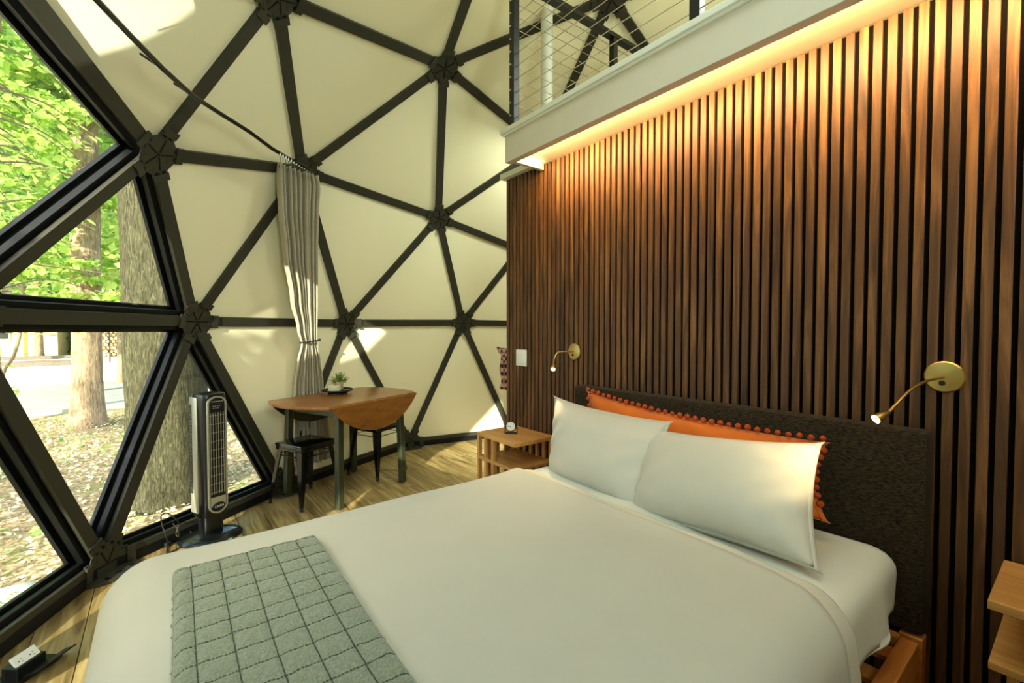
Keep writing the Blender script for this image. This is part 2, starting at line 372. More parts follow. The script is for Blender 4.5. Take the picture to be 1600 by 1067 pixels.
EDG = [(i, j) for i, j in combinations(range(len(UNIT)), 2) if (UNIT[i]-UNIT[j]).length < .45]
ES = set(EDG); adj = {i: set() for i in range(len(UNIT))}
for i, j in EDG: adj[i].add(j); adj[j].add(i)
TRI = [(i, j, k) for i, j in EDG for k in adj[i] & adj[j] if k > j]
def outward(p):
    d = V(p)-OC; return d.normalized()
def tri_n(t):
    a, b, c = (HUB[i] for i in t); n = (b-a).cross(c-a).normalized()
    return n if n.dot((a+b+c)/3-OC) > 0 else -n
def nrm_hub(i):
    n = V((0, 0, 0))
    for t in TRI:
        if i in t: n += tri_n(t)
    if HUB[i].z < .2: n.z = 0
    return n.normalized()
HN = [nrm_hub(i) for i in range(len(UNIT))]
def in_frame(t):
    return {hub(0, 3), hub(-11.8, 1), hub(11.8, 1), hub(0, 0)} and True
C1, CM, B0, B1, A1, A0, A15 = hub(0, 3), hub(22.4, 4), hub(11.8, 1), hub(-11.8, 1), hub(0, 0), hub(24.2, 0), hub(-24.2, 0)
WIN = [set(x) for x in ((C1, B0, B1), (C1, CM, B0), (B0, B1, A1), (A1, A0, B0), (A1, B1, A15))]
SUN_WIN = []  # unseen windows added where the sun patches and glint need an opening
for t in TRI:
    c = (HUB[t[0]]+HUB[t[1]]+HUB[t[2]])/3
    if set(t) in WIN: continue
    a = (math.degrees(math.atan2(c.y-OC.y, c.x-OC.x))-TH) % 360
    if set(t) in ({hub(49.6, 4), hub(60.2, 1), hub(36, 2)}, {A0, hub(47.8, 0), hub(36, 2)}): SUN_WIN.append(set(t))
SW = .066
wall = empty('wall_back', (OC.x, OC.y, 0), kind='structure')
for i, j in EDG:
    n = (HN[i]+HN[j]).normalized()
    MB().beam(HUB[i], HUB[j], n, SW, .024, .0015, -.05, -.05).build('strut', M['strut'], wall, origin=(HUB[i]+HUB[j])/2)
for t in TRI:
    if set(t) in WIN or set(t) in SUN_WIN: continue
    n = tri_n(t); c = (HUB[t[0]]+HUB[t[1]]+HUB[t[2]])/3
    MB().prism([HUB[i]+n*.014 for i in t], n, .012).build('panel', M['membrane'], wall, origin=c)
for i in range(len(HUB)):
    n = HN[i]; c = HUB[i]-n*.022; HS_ = 1.22
    b = MB(); b.lathe([(.0, 0), (.088*HS_, 0), (.092*HS_, .003), (.092*HS_, .007)], c, -n, 12 if len(adj[i]) > 5 else 10); bo = MB()
    bo.lathe([(.007, .007), (.007, .010)], c, -n, 6)
    for j in adj[i]:
        d = (HUB[j]-HUB[i]); d = (d-n*d.dot(n)).normalized(); s_ = d.cross(n)
        e = (HUB[j]-HUB[i]).normalized(); m_ = (n-e*n.dot(e)).normalized()
        b.frame(c+d*.088+n*-.003, d, s_, n, .036, .043, .005)
        b.frame(HUB[i]+e*.130-m_*.017, e, e.cross(m_), m_, .020, .043, .004)
        bo.frame(c+d*.049-n*.0085, d, s_, n, .036, .0034, .002)
        for sg in (-1, 1):
            bo.lathe([(.0095, .007), (.0095, .012)], c+d*.102+s_*(sg*.021), -n, 6)
    if HUB[i].z < .2:
        t_ = n.cross(V((0, 0, 1))); pts = []
        for k in range(13):
            a = PI*k/12; pts.append(V((HUB[i].x, HUB[i].y, .004))-n*(.02+.12*math.sin(a))+t_*(.15*math.cos(a)))
        b.prism(pts, V((0, 0, 1)), .010)
        for k in (-1, 0, 1): bo.lathe([(.009, .0), (.009, .012), (.004, .014)], V((HUB[i].x, HUB[i].y, .012))-n*.09+t_*(k*.07), (0, 0, 1), 6)
    h = b.build('hub', M['strut'], wall, origin=HUB[i])
    bo.build('bolts', M['bolt'], h, kind='stuff')
# windows: black profile frame behind the struts plus the pane
WN = 0
for t in [t for t in TRI if set(t) in WIN]+[t for t in TRI if set(t) in SUN_WIN]:
    WN += 1
    n = tri_n(t); P = [HUB[i] for i in t]; c = sum(P, V((0, 0, 0)))/3
    we = empty('window_%d' % WN, c, kind='structure')
    def inset(d):
        out = []
        for k in range(3):
            p, a, b_ = P[k], P[(k+1) % 3], P[(k+2) % 3]
            u, v = (a-p).normalized(), (b_-p).normalized(); ang = u.angle(v); bis = (u+v).normalized()
            out.append(p+bis*(d/math.sin(ang/2)))
        return out
    fr = MB()
    for (d0, d1, h0, h1) in ((.012, .058, .024, .052), (.018, .046, .052, .072), (.024, .074, .072, .092)):
        A_, B_ = inset(d0), inset(d1)
        vs = [p+n*h0 for p in A_]+[p+n*h0 for p in B_]+[p+n*h1 for p in A_]+[p+n*h1 for p in B_]
        fs = []
        for k in range(3):
            k2 = (k+1) % 3
            fs += [(k, k2, 3+k2, 3+k), (6+k, 9+k, 9+k2, 6+k2), (k, 6+k, 6+k2, k2), (3+k, 3+k2, 9+k2, 9+k)]
        fr.add(vs, fs)
    fr.build('window_frame', M['frame'], we)
    MB().prism([p+n*.070 for p in inset(.04)], n, .006).build('window_pane', M['glass'], we)

# ================================================================== FLOOR
base = sorted([i for i in range(len(HUB)) if HUB[i].z < .2], key=lambda i: math.atan2(HUB[i].y-OC.y, HUB[i].x-OC.x))
FP = [V((HUB[i].x, HUB[i].y))+V((HN[i].x, HN[i].y))*.10 for i in base]
floor = empty('floor', (OC.x, OC.y, 0), kind='structure')
MB().prism([V((p.x, p.y, -.16)) for p in FP], V((0, 0, 1)), .145).build('subfloor', M['subfloor'], floor)
def clip(poly, FP):
    n = len(FP)
    for i in range(n):
        a, b = FP[i], FP[(i+1) % n]; out = []
        def ins(p): return (b.x-a.x)*(p[1]-a.y)-(b.y-a.y)*(p[0]-a.x)
        for k in range(len(poly)):
            p, q = poly[k], poly[(k+1) % len(poly)]; sp_, sq = ins(p), ins(q)
            if sp_ >= 0: out.append(p)
            if sp_*sq < 0:
                t = sp_/(sp_-sq); out.append((p[0]+(q[0]-p[0])*t, p[1]+(q[1]-p[1])*t))
        poly = out
        if not poly: return None
    return poly
PW = .1685
for k in range(-7, 20):
    x0 = 1.578+(k-9)*PW; y = -2.2+random.random()*1.2-1.2
    if x0 > 5.6 or x0 < -1.2: continue
    while y < 4.8:
        y1 = y+1.22; g = .0018
        pl = clip([(x0+g, y+g), (x0+PW-g, y+g), (x0+PW-g, y1-g), (x0+g, y1-g)], FP)
        if pl and len(pl) > 2:
            MB().prism([V((p[0], p[1], -.013)) for p in pl], V((0, 0, 1)), .013).build('plank', M['floor'], floor, origin=(x0+PW/2, (y+y1)/2, 0))
        y = y1
# low kerb under the base struts
kb = MB()
for q in range(len(base)):
    a, b_ = HUB[base[q]], HUB[base[(q+1) % len(base)]]; n = (HN[base[q]]+HN[base[(q+1) % len(base)]]).normalized()
    kb.beam(V((a.x, a.y, .03))+n*.01, V((b_.x, b_.y, .03))+n*.01, n, .055, .05, 0, .01, .01)
kb.build('base_rail', M['frame'], wall)

# ================================================================== SLATTED WALL
WX = 2.0; Y1, Y0 = 2.640, -.60; WT = 2.37
wr = MB(); wr.box((WX+.066, (Y1+Y0)/2, 1.18), (.11, Y1-Y0, 2.36)); wr = wr.build('wall_right', M['white'], None, kind='structure')
MB().box((WX+.0095, (Y1+Y0)/2, WT/2), (.005, Y1-Y0-.004, WT)).build('felt_backing', M['felt'], wr)
pitch = .0402; b = MB(); b.box((0, 0, WT/2), (.012, .0264, WT-.002), .0012)
sl0 = b.build('slat', M['slat'], wr, local=True)
ys = Y1-.016; first = True
while ys > Y0+.02:
    o = sl0 if first else sl0.copy()
    if not first: COL.objects.link(o)
    o.parent = wr; o.location = V((WX+.001, ys, .001))-wl(wr); first = False; ys -= pitch
b = MB(); b.box((WX+.045, Y1-.19, WT+.022), (.17, .44, .04), .004)
b.build('trim_1', M['trimwhite'], None, kind='structure')
# loft deck, fascia, cap
loft = MB(); loft.box((2.49, .535, 2.445), (1.46, 3.41, .145)); loft = loft.build('ceiling', M['white'], None, kind='structure')
fx = 1.70; fy0, fy1 = -1.17, 2.262
b = MB(); b.box((fx+.024, (fy0+fy1)/2, 2.405), (.048, fy1-fy0, .170), .002); b.box((fx+.16, fy1-.02, 2.360), (.26, .030, .06), .002)
b.box((fx+.17, fy1-.012, 2.43), (.30, .024, .12), .002)
tr = b.build('trim_2', M['white'], None, kind='structure')
b = MB(); b.box((fx+.045, (fy0+fy1)/2, 2.506), (.13, fy1-fy0+.05, .030), .004); b.box((fx-.006, (fy0+fy1)/2, 2.485), (.012, fy1-fy0+.02, .016), .004)
b.build('trim_3', M['trimwhite'], None, kind='structure')
b = MB(); b.box((fx+.056, (fy0+fy1)/2-.03, 2.352), (.012, fy1-fy0-.10, .007)); b.box((fx+.16, fy1-.043, 2.352), (.20, .010, .007))
ls = b.build('led_strip', M['led'], None)
tag(ls, 'glowing warm LED strip hidden along the inside of the white loft fascia', 'light strip')
l = lamp('led_wash', 'AREA', (fx+.070, (fy0+fy1)/2-.03, 2.350), 38, (1, .60, .24), shape='RECTANGLE', size=.02, size_y=3.25)
l.rotation_euler = (V((.75, 0, -.66))).to_track_quat('-Z', 'Y').to_euler()
l.data.shape = 'RECTANGLE'; l.data.size = 3.25; l.data.size_y = .02
zz = -V((.90, 0, -.42)).normalized(); xx = V((0, 1, 0)); yy = zz.cross(xx)
l.data.spread = 2.2
l.rotation_euler = Matrix((xx, yy, zz)).transposed().to_euler()
# railing
rl = empty('cable_railing', (1.755, 2.22, 2.52)); tag(rl, 'black steel cable railing round the edge of the white loft above the slatted wall', 'railing')
ZR = 3.43; deck = 2.5215
def post(x, y): return MB().box((x, y, (deck+ZR)/2), (.045, .045, ZR-deck), .003).build('post', M['black_metal'], rl)
for x, y in ((1.752, 2.235), (1.752, 1.03), (1.752, -.15), (2.68, 2.235)): post(x, y)
MB().box((1.752, .55, ZR+.016), (.055, 3.42, .032), .003).build('handrail', M['black_metal'], rl)
MB().box((2.48, 2.235, ZR+.016), (1.40, .055, .032), .003).build('handrail', M['black_metal'], rl)
for k in range(11):
    z = deck+.075+k*.0765
    MB().tube([(1.752, 2.25, z), (1.752, -1.1, z)], .0022, 6).build('cable', M['steel'], rl)
    MB().tube([(1.74, 2.235, z+.01), (3.15, 2.235, z+.01)], .0022, 6).build('cable', M['steel'], rl)
b = MB()
for k in range(11):
    z = deck+.075+k*.0765; b.lathe([(.006, 0), (.006, .010), (.003, .013)], (1.752, 2.258, z), (0, 1, 0), 8); b.lathe([(.006, 0), (.006, .010), (.003, .013)], (1.7295, 2.235, z+.01), (-1, 0, 0), 8)
b.build('cable_fitting', M['steel'], rl, kind='stuff')
pz = MB(); pz.tube([(2.24, 2.48, 0), (2.24, 2.48, 3.60)], .043, 24); pz.lathe([(.050, 0), (.050, .05)], (2.24, 2.48, 2.40), (0, 0, 1), 24)
tag(pz.build('vent_pipe', M['trimwhite'], None, True), 'white round vertical pipe rising behind the loft railing', 'pipe')

# ================================================================== BED
YC = 1.097; BW = 1.54
bed = empty('bed', (.9, YC, 0)); tag(bed, 'queen bed with charcoal tweed headboard and wooden slatted frame', 'bed')
b = MB(); b.box((1.945, YC, (.975+.31)/2), (.078, 1.555, .975-.31), .022); b.build('headboard', M['headboard'], bed, True)
for s in (-1, 1):
    MB().box((.93, YC+s*.745, .235), (1.93, .045, .13), .003).build('side_rail', M['bedwood'], bed)
    MB().box((1.93, YC+s*.745, .155), (.055, .060, .306), .003).build('leg', M['bedwood'], bed)
    MB().box((-.03, YC+s*.70, .085), (.07, .07, .17), .003).build('leg', M['bedwood'], bed)
MB().box((-.04, YC, .235), (.045, 1.44, .13), .003).build('foot_rail', M['bedwood'], bed)
MB().box((1.895, YC, .255), (.030, 1.44, .09), .003).build('head_rail', M['bedwood'], bed)
for k in range(12): MB().box((.12+k*.155, YC, .262), (.07, 1.43, .018), .002).build('bed_slat', M['bedwood'], bed)
def mattress():
    b = MB(); b.box((.905, YC, .42), (1.93, 1.38, .28), .05); return b
mo = mattress().build('mattress', M['sheet'], bed, True)
# fitted sheet at the head, slightly wrinkled, hanging over the near side
def drape(u, v, x0, x1, y0, y1, ztop, hem, seed, flare=.05, rc=.07, crown=.018, wr=.006, corner=.16):
    """u,v in metres measured over the cloth from the bed centre; returns a point of cloth laid over a rounded box"""
    cx, cy = (x0+x1)/2, (y0+y1)/2; hx, hy = (x1-x0)/2, (y1-y0)/2
    return cx, cy, hx, hy
def cloth(name, mat, parent, x0, x1, y0, y1, ztop, hang, rc=.075, nx=90, ny=100, seed=1, wr=.004, open_head=True, flare=.05, crown=.015):
    """rounded cushion-like cover: top rectangle x0..x1,y0..y1, hanging on -x,+y,-y sides"""
    rnd = np.random.RandomState(seed); ph = rnd.rand(20)*6.28
    L = hang; rows = []
    us = np.linspace(-(L+rc*.57), x1-x0, nx) if open_head else np.linspace(-(L), x1-x0+L, nx)
    W = y1-y0; vsn = np.linspace(-(L), W+L, ny)
    def prof(d):      # distance past the flat edge region -> (outward, down)
        if d <= 0: return 0.0, 0.0
        arc = rc*PI/2
        if d < arc:
            a = d/rc; return rc*math.sin(a), rc*(1-math.cos(a))
        e = d-arc; return rc+flare*e/(L), rc+e
    for u in us:
        row = []
        for v in vsn:
            du = max(0, rc-u) if open_head or u < (x1-x0)/2 else 0
            # inset flat area by rc on the foot and both sides
            dv = 0; sy = 0
            if v < rc: dv = rc-v; sy = -1
            elif v > W-rc: dv = v-(W-rc); sy = 1
            d = math.hypot(du, dv); 
            # round the plan corner
            o_, z_ = prof(min(d, L+rc*.3) if d < L+rc*.3 else L+rc*.3)
            bx = x0+max(u, rc); by = y0+min(max(v, rc), W-rc)
            if d > 0: ox, oy = -du/d*o_, sy*dv/d*o_
            else: ox = oy = 0
            fx_ = (bx-x0)/(x1-x0); fy_ = (by-y0)/W
            z = ztop-z_ - crown*((2*fy_-1)**2*.7)
            z += wr*(math.sin(bx*7+by*3+ph[0])*math.sin(by*6-bx*2+ph[1])+.5*math.sin(bx*15-by*11+ph[2]))*(1 if d == 0 else .6)
            if d > rc*1.4:
                k = (d-rc*1.4)/L; s_ = (u if sy else v)*11+ph[3]
                am = .020*k*math.sin(s_)+.010*k*math.sin(s_*2.3+ph[4])
                ox += (-du/d)*am; oy += (sy*dv/d)*am
            row.append((bx+ox, by+oy, z))
        rows.append(row)
    return rows
dv_rows = cloth('duvet', None, None, -.140, 1.372, .372, 1.850, .600, .40, rc=.125, seed=3, wr=.0035, flare=.03)
# the head edge of the duvet swings a little toward the foot on the near side
R2 = []
for i, row in enumerate(dv_rows):
    k = i/(len(dv_rows)-1); rr = []
    for (x, y, z) in row:
        hk = max(0, (k-.6)/.4)
        sh = -.06*max(0, (.55-y)/.25)*hk+.035*max(0, (y-1.35)/.5)*hk
        rr.append((x+sh, y, z+.010*math.exp(-((k-1)/.03)**2)))
    R2.append(rr)
du = grid_obj('duvet', R2, M['duvet'], None, True, solid=.022)
tag(du, 'smooth white duvet spread over the bed and hanging at the foot', 'duvet')
sh_rows = cloth('sheet', None, None, 1.0, 1.885, .388, 1.835, .572, .20, rc=.06, nx=60, ny=90, seed=9, wr=.004, flare=.01)
sh_rows = [r for r in sh_rows if r[len(r)//2][0] > 1.10]
grid_obj('fitted_sheet', sh_rows, M['sheet'], bed, True, solid=.006)
# turned-down top sheet strip past the duvet edge
def skew(x, y, hk=1): return x+(-.06*max(0, (.55-y)/.25)+.035*max(0, (y-1.35)/.5))*hk
ts = cloth('strip', None, None, -.140, 1.455, .366, 1.856, .6065, .36, rc=.125, nx=260, ny=120, seed=3, wr=.0035, flare=.03)
ts = [[(skew(x, y)+.006*math.sin(y*19), y, z-.016*k/14+.004*math.sin(k/14*PI)) for (x, y, z) in r] for k, r in enumerate(ts[-15:])]
tag(grid_obj('top_sheet', ts, M['pillow'], None, True, solid=.005), 'white top sheet turned down in a strip between duvet and pillows', 'sheet')

# ------------------------------------------------------------------ pillows
def pillow(name, c00, c10, c11, c01, T, mat, seed, n=40, ear=.025, wr=.004, sag=.03, front=V((-1, 0, .4))):
    """corners: bottom-left, bottom-right, top-right, top-left seen from the front"""
    rnd = np.random.RandomState(seed); ph = rnd.rand(8)*6.28
    c00, c10, c11, c01 = map(V, (c00, c10, c11, c01)); nr = ((c10-c00).cross(c01-c00)).normalized()
    if nr.dot(front) < 0: nr = -nr
    mb = MB()
    def P(i, j, s):
        u = i/n; v = j/n; U = 2*u-1; W = 2*v-1
        pin = .035*(1-U*U)*(abs(W)**3)*(-1 if W > 0 else 1)
        pinu = .045*(1-W*W)*(abs(U)**3)*(-1 if U > 0 else 1)
        uu = u+pinu*.8; vv = v+pin*(1.0 if W < 0 else 1+sag/.035)
        p = c00*(1-uu)*(1-vv)+c10*uu*(1-vv)+c11*uu*vv+c01*(1-uu)*vv
        h = max(0, (1-abs(U)**2.6))**.62*max(0, (1-abs(W)**2.6))**.62
        cr = wr*math.sin(U*9*abs(W)+W*5+ph[0])*(abs(U*W)+.15)+wr*1.5*math.sin((U-W)*13+ph[1])*abs(U)**2*(1-abs(W))
        cr += wr*1.2*math.sin(U*17+ph[2]+W*4)*max(0, abs(W)-.35)
        th = T*h*(1.0 if s > 0 else .55)
        return p+nr*(s*th+(cr*min(1, h*3)))
    for s in (1, -1):
        k = len(mb.v)
        for i in range(n+1):
            for j in range(n+1): mb.v.append(tuple(P(i, j, s)))
        for i in range(n):
            for j in range(n): mb.f.append((k+i*(n+1)+j, k+(i+1)*(n+1)+j, k+(i+1)*(n+1)+j+1, k+i*(n+1)+j+1))
    o = mb.build(name, mat, None, True, angle=180)
    bm = bmesh.new(); bm.from_mesh(o.data); bmesh.ops.remove_doubles(bm, verts=bm.verts, dist=.0004); bmesh.ops.recalc_face_normals(bm, faces=bm.faces); bm.to_mesh(o.data); bm.free()
    # flat hem round the rim
    hem = MB(); loop = [P(i, 0, 1) for i in range(n+1)]+[P(n, j, 1) for j in range(1, n+1)]+[P(i, n, 1) for i in range(n-1, -1, -1)]+[P(0, j, 1) for j in range(n-1, 0, -1)]
    ctr = (c00+c10+c11+c01)/4; m = len(loop)
    outl = [p+((p-ctr)-nr*(p-ctr).dot(nr)).normalized()*(.012 if k_ % n else .022) for k_, p in enumerate(loop)]
    inl = [p-((p-ctr)-nr*(p-ctr).dot(nr)).normalized()*.006 for p in loop]
    hv = [p-nr*.003 for p in inl]+[p for p in outl]+[p+nr*.003 for p in inl]
    hf = [(k_, (k_+1) % m, m+(k_+1) % m, m+k_) for k_ in range(m)]+[(m+k_, m+(k_+1) % m, 2*m+(k_+1) % m, 2*m+k_) for k_ in range(m)]
    hem.add(hv, hf); hem.build('hem', mat, o, True, angle=180)
    return o, P
# left white pillow, right white pillow, long orange cushion
pl, _ = pillow('pillow', onx(856, 744, 1.60), onx(1004, 806, 1.55), onx(1046, 660, 1.74), onx(867, 620, 1.79), .105, M['pillow'], 1)
tag(pl, 'white pillow propped at the left, beside the bedside table with the clock', 'pillow')
pr, _ = pillow('pillow', onx(984, 798, 1.53), onx(1276, 890, 1.50), onx(1279, 694, 1.76), onx(1010, 668, 1.77), .105, M['pillow'], 2)
tag(pr, 'white pillow propped at the right, its upper corner lit yellow by the reading lamp', 'pillow')
po, PO = pillow('cushion', V((1.80, 1.70, .60)), V((1.80, .565, .64)), onx(1287, 692, 1.85), onx(920, 612, 1.85), .045, M['orange'], 3, sag=.06)
tag(po, 'long orange cushion with pom-pom trim behind the two white pillows', 'cushion')
pm = MB(); pm.lathe([(.0015, -.0115), (.006, -.0095), (.0105, -.005), (.012, 0), (.0105, .005), (.006, .0095), (.0015, .0115)], seg=10)
pm0 = None
def pom(p):
    global pm0
    if pm0 is None:
        pm0 = pm.build('pompom', M['pompom'], po, True, local=True, angle=180); o = pm0
    else:
        o = pm0.copy(); COL.objects.link(o); o.parent = po
    o.location = V(p)-wl(po); s = .85+.3*random.random(); o.scale = (s, s, s)
for k in range(31):
    i = 40*k/30; a, b2 = PO(int(i), 40, 1), PO(min(40, int(i)+1), 40, 1); pom(a.lerp(b2, i-int(i))+V((-.008, 0, .014+.004*random.random())))
for k in range(1, 9):
    pom(PO(0, int(40-4*k), 1)+V((0, .014, 0))); pom(PO(40, int(40-4*k), 1)+V((0, -.014, 0)))

# ------------------------------------------------------------------ quilted throw
def bedz(y): return .600-.015*.7*(2*(y-.4)/(1.39)-1)**2
tx0, tx1, ty0, ty1 = .012, .388, .28, 1.560
nx, ny = 120, 210; th = MB(); rows = []
def groove(x, y, A):
    gx = abs((x-.052+.0012*math.sin(y*90)) % .0670); gx = min(gx, .067-gx)
    gy = abs((y-.030+.0014*math.sin(x*110)) % .0655); gy = min(gy, .0655-gy)
    g = min(gx, gy); return math.exp(-(g/.0045)**2), g
gx_rows = []
for i in range(nx+1):
    u = i/nx; row = []
    for j in range(ny+1):
        v = j/ny; x = tx0+(tx1-tx0)*u; y = ty0+(ty1-ty0)*v
        y2 = y+.022*(u-.2)*-1*(v)   # far edge slants a touch
        g, gd = groove(x, y, 0)
        ex = min(u*(tx1-tx0), (1-u)*(tx1-tx0)); ey = (1-v)*(ty1-ty0)
        e = min(ex, ey, v*(ty1-ty0)); rr = .024
        rim = math.sqrt(max(0, 1-(1-min(1, e/rr))**2))
        z = bedz(y)+.012+.030*rim + .004*math.sin(y*4+x*5) + .0018*(1-math.exp(-(gd/.014)**2))*1.2-.0034*g+random.uniform(-.0004, .0004)+.0012*math.sin(x*150+math.sin(y*60))*math.sin(y*140+math.sin(x*70)*2)
        xo = x-.004*(1-rim)*0+.006*math.sin(y*5)
        row.append((xo, y2, z))
    rows.append(row)
# walls of the folded edge
for row_i, rowset in ((0, rows[0]), (nx, rows[nx])): pass
full = []
sg = [(x-.006, y, bedz(y)+.010) for (x, y, z) in rows[0]]
full.append(sg); full += rows; full.append([(x+.006, y, bedz(y)+.010) for (x, y, z) in rows[nx]])
full = [r+[(r[-1][0], r[-1][1]+.006, bedz(r[-1][1])+.010)] for r in full]
to = grid_obj('throw_blanket', full, M['throw'], None, True)
tag(to, 'grey quilted throw folded in a strip across the foot of the bed', 'blanket')
stb = MB()
def zat(x, y):
    u = (x-tx0)/(tx1-tx0)*nx; v = (y-ty0)/(ty1-ty0)*ny
    i, j = min(nx, max(0, int(round(u)))), min(ny, max(0, int(round(v)))); return rows[i][j]
def stitch(points):
    for a, b_ in zip(points[:-1], points[1:]):
        a, b_ = V(a)+V((0, 0, .0012)), V(b_)+V((0, 0, .0012)); stb.beam(a, a.lerp(b_, .72), (0, 0, 1), .0022, .0016)
x = .052-.067
while x < tx1:
    if x > tx0+.005: stitch([zat(x, ty0+(ty1-ty0)*k/170) for k in range(171)])
    x += .067
y = .030
while y < ty1-.01:
    if y > ty0+.01: stitch([zat(tx0+(tx1-tx0)*k/52, y) for k in range(53)])
    y += .0655
stb.build('stitching', M['stitch'], to, kind='stuff')

# ================================================================== BEDSIDE TABLES
def nightstand(mir):
    """local: top 0.33 (x, -x is the front) by 0.42 (y); slatted side at +y, open at -y; mir flips y"""
    r = empty('bedside_table'); W_, Dp, Ht = .415, .325, .62; s = -1 if mir else 1
    def bb(c, sz, nm, m, ch=.002): MB().box((c[0], c[1]*s, c[2]), sz, ch).build(nm, m, r, local=True)
    bb((0, 0, Ht-.0125), (Dp, W_, .025), 'tabletop', M['ns_wood'], .003)
    bb((0, 0, .453), (Dp-.006, W_-.008, .020), 'shelf', M['ns_wood'])
    bb((0, 0, .060), (Dp-.006, W_-.008, .020), 'shelf', M['ns_wood'])
    def up(x, y, a, b_):
        z0, z1 = .0, Ht-.025
        for (q0, q1) in ((0, .050), (.070, .443), (.463, z1)):
            MB().box((x, y*s, (q0+q1)/2), (a, b_, q1-q0), .0015).build('slat', M['ns_wood_z'], r, local=True)
    for k in range(5): up(-Dp/2+.016+k*.0725, W_/2-.014, .028, .018)           # outer side
    for k in range(6): up(Dp/2-.012, W_/2-.058-k*.066, .018, .026)             # back
    up(-Dp/2+.012, W_/2-.095, .018, .024); up(-Dp/2+.012, W_/2-.175, .018, .028)
    return r
ns = nightstand(False); ns.location = (1.818, 2.312, 0)
tag(ns, 'light wooden slatted bedside table holding the small clock', 'table', None)
ns2 = nightstand(True); ns2.location = (1.80, -.050, 0)
tag(ns2, 'light wooden bedside table at the right edge with empty shelf below its top', 'table')
# clock
ck = empty('alarm_clock', (1.80, 2.33, .62)); tag(ck, 'small round black clock in a cradle stand on the bedside table', 'clock')
cdir = V((-.70, -.62, .12)).normalized(); cc = V((1.80, 2.33, .668)); side = cdir.cross(V((0, 0, 1))).normalized(); upc = side.cross(cdir)
MB().lathe([(.030, -.013), (.034, -.010), (.034, .010), (.031, .013), (.029, .011)], cc, cdir, 32).build('case', M['clock'], ck, True)
MB().lathe([(.0, 0), (.029, 0), (.029, .0012)], cc+cdir*.0112, cdir, 32).build('dial', M['clockface'], ck)
b = MB()
for k in range(12):
    a = k*PI/6; d = side*math.sin(a)+upc*math.cos(a); b.frame(cc+cdir*.0131+d*.0245, d, d.cross(cdir), cdir, .0025, .0009, .0004)
b.build('hour_mark', M['slot'], ck, kind='stuff')
for a, L_ in ((262*D2R, .020), (172*D2R, .014)):
    d = side*-math.sin(a)+upc*math.cos(a); MB().frame(cc+cdir*.0136+d*L_/2, d, d.cross(cdir), cdir, L_/2, .0011, .0005).build('hand', M['slot'], ck)
b = MB(); b.frame(V((1.80, 2.33, .624)), side, V((cdir.x, cdir.y, 0)).normalized(), (0, 0, 1), .041, .017, .004, .002)
for s in (-1, 1): b.frame(cc+side*(s*.039)-V((0, 0, .020)), side, V((cdir.x, cdir.y, 0)).normalized(), (0, 0, 1), .0022, .009, .026, .001)
b.build('cradle', M['clock'], ck)
b = MB()
for s in (-1, 1): b.lathe([(.0045, 0), (.0045, .004)], cc+side*(s*.0405), side*s, 10)
b.build('pivot_screw', M['steel'], ck, True)

# ================================================================== WALL: switch and reading lamps
def rlamp(c, pts, head_to, label, spot, aim):
    r = empty('reading_lamp', c); tag(r, label, 'lamp', 'brass reading lamps on the slatted wall')
    c = V(c)
    MB().lathe([(.0, 0), (.044, 0), (.050, .003), (.050, .009), (.046, .013), (.015, .0165), (0, .0165)], c, (-1, 0, 0), 36).build('wall_plate', M['brass'], r, True)
    MB().lathe([(.0085, 0), (.0085, .004), (.006, .005)], c+V((-.0135, .004, -.020)), (-1, 0, 0), 16).build('switch', M['slot'], r)
    # smooth gooseneck
    P = [V(p) for p in pts]; sm = []
    Q = [P[0]*2-P[1]]+P+[P[-1]*2-P[-2]]
    for i in range(1, len(Q)-2):
        for k in range(8):
            t = k/8; p0, p1, p2, p3 = Q[i-1], Q[i], Q[i+1], Q[i+2]
            sm.append(.5*((2*p1)+(p2-p0)*t+(2*p0-5*p1+4*p2-p3)*t*t+(3*p1-p0-3*p2+p3)*t**3))
    sm.append(P[-1])
    MB().tube(sm, [.0042+.0006*(k % 2) for k in range(len(sm))], 10).build('gooseneck', M['brass'], r, True)
    d = (V(head_to)-P[-1]).normalized(); h0 = P[-1]
    hd = MB().lathe([(.005, -.004), (.007, .002), (.010, .012), (.0135, .026), (.0145, .044), (.0135, .045), (.0125, .040)], h0, d, 24).build('lamp_head', M['brass'], r, True)
    MB().lathe([(.0, 0), (.0115, 0), (.0115, .002)], h0+d*.0395, d, 16).build('lens', M['bulb'], hd)
    l = lamp('reading_light', 'SPOT', h0+d*.05, spot, (1, .74, .38), spot_size=1.05, spot_blend=.8, shadow_soft_size=.012); l.data.spot_size = .8 if spot > 14 else 1.05; l.rotation_euler = (V(aim)-l.location).to_track_quat('-Z', 'Y').to_euler()
rlamp((1.994, 1.945, 1.163), [(1.979, 1.945, 1.163), (1.93, 1.965, 1.164), (1.885, 1.985, 1.158), (1.868, 1.992, 1.125), (1.866, 1.997, 1.093)], (1.66, 1.83, .82),
      'brass gooseneck reading lamp with a lit tip, nearer the light switch', 16.0, (1.30, 1.60, .60))
rlamp((1.994, .300, 1.147), [(1.979, .300, 1.147), onx(1446, 596, 1.90), onx(1421, 611, 1.83), onx(1402, 630, 1.775), onx(1388, 645, 1.74)], onx(1362, 658, 1.695),
      'brass gooseneck reading lamp over the right end of the headboard', 6.5, (1.665, .66, .83))
sw = empty('light_switch', (1.99, 2.46, 1.10)); tag(sw, 'white rocker light switch plate on the slatted wall', 'switch')
MB().box((1.991, 2.46, 1.10), (.007, .115, .115), .003).build('plate', M['plastic_white'], sw, True)
for s in (-1, 1): MB().box((1.986, 2.46+s*.024, 1.10), (.006, .034, .068), .002).build('rocker', M['plastic_white'], sw, True)
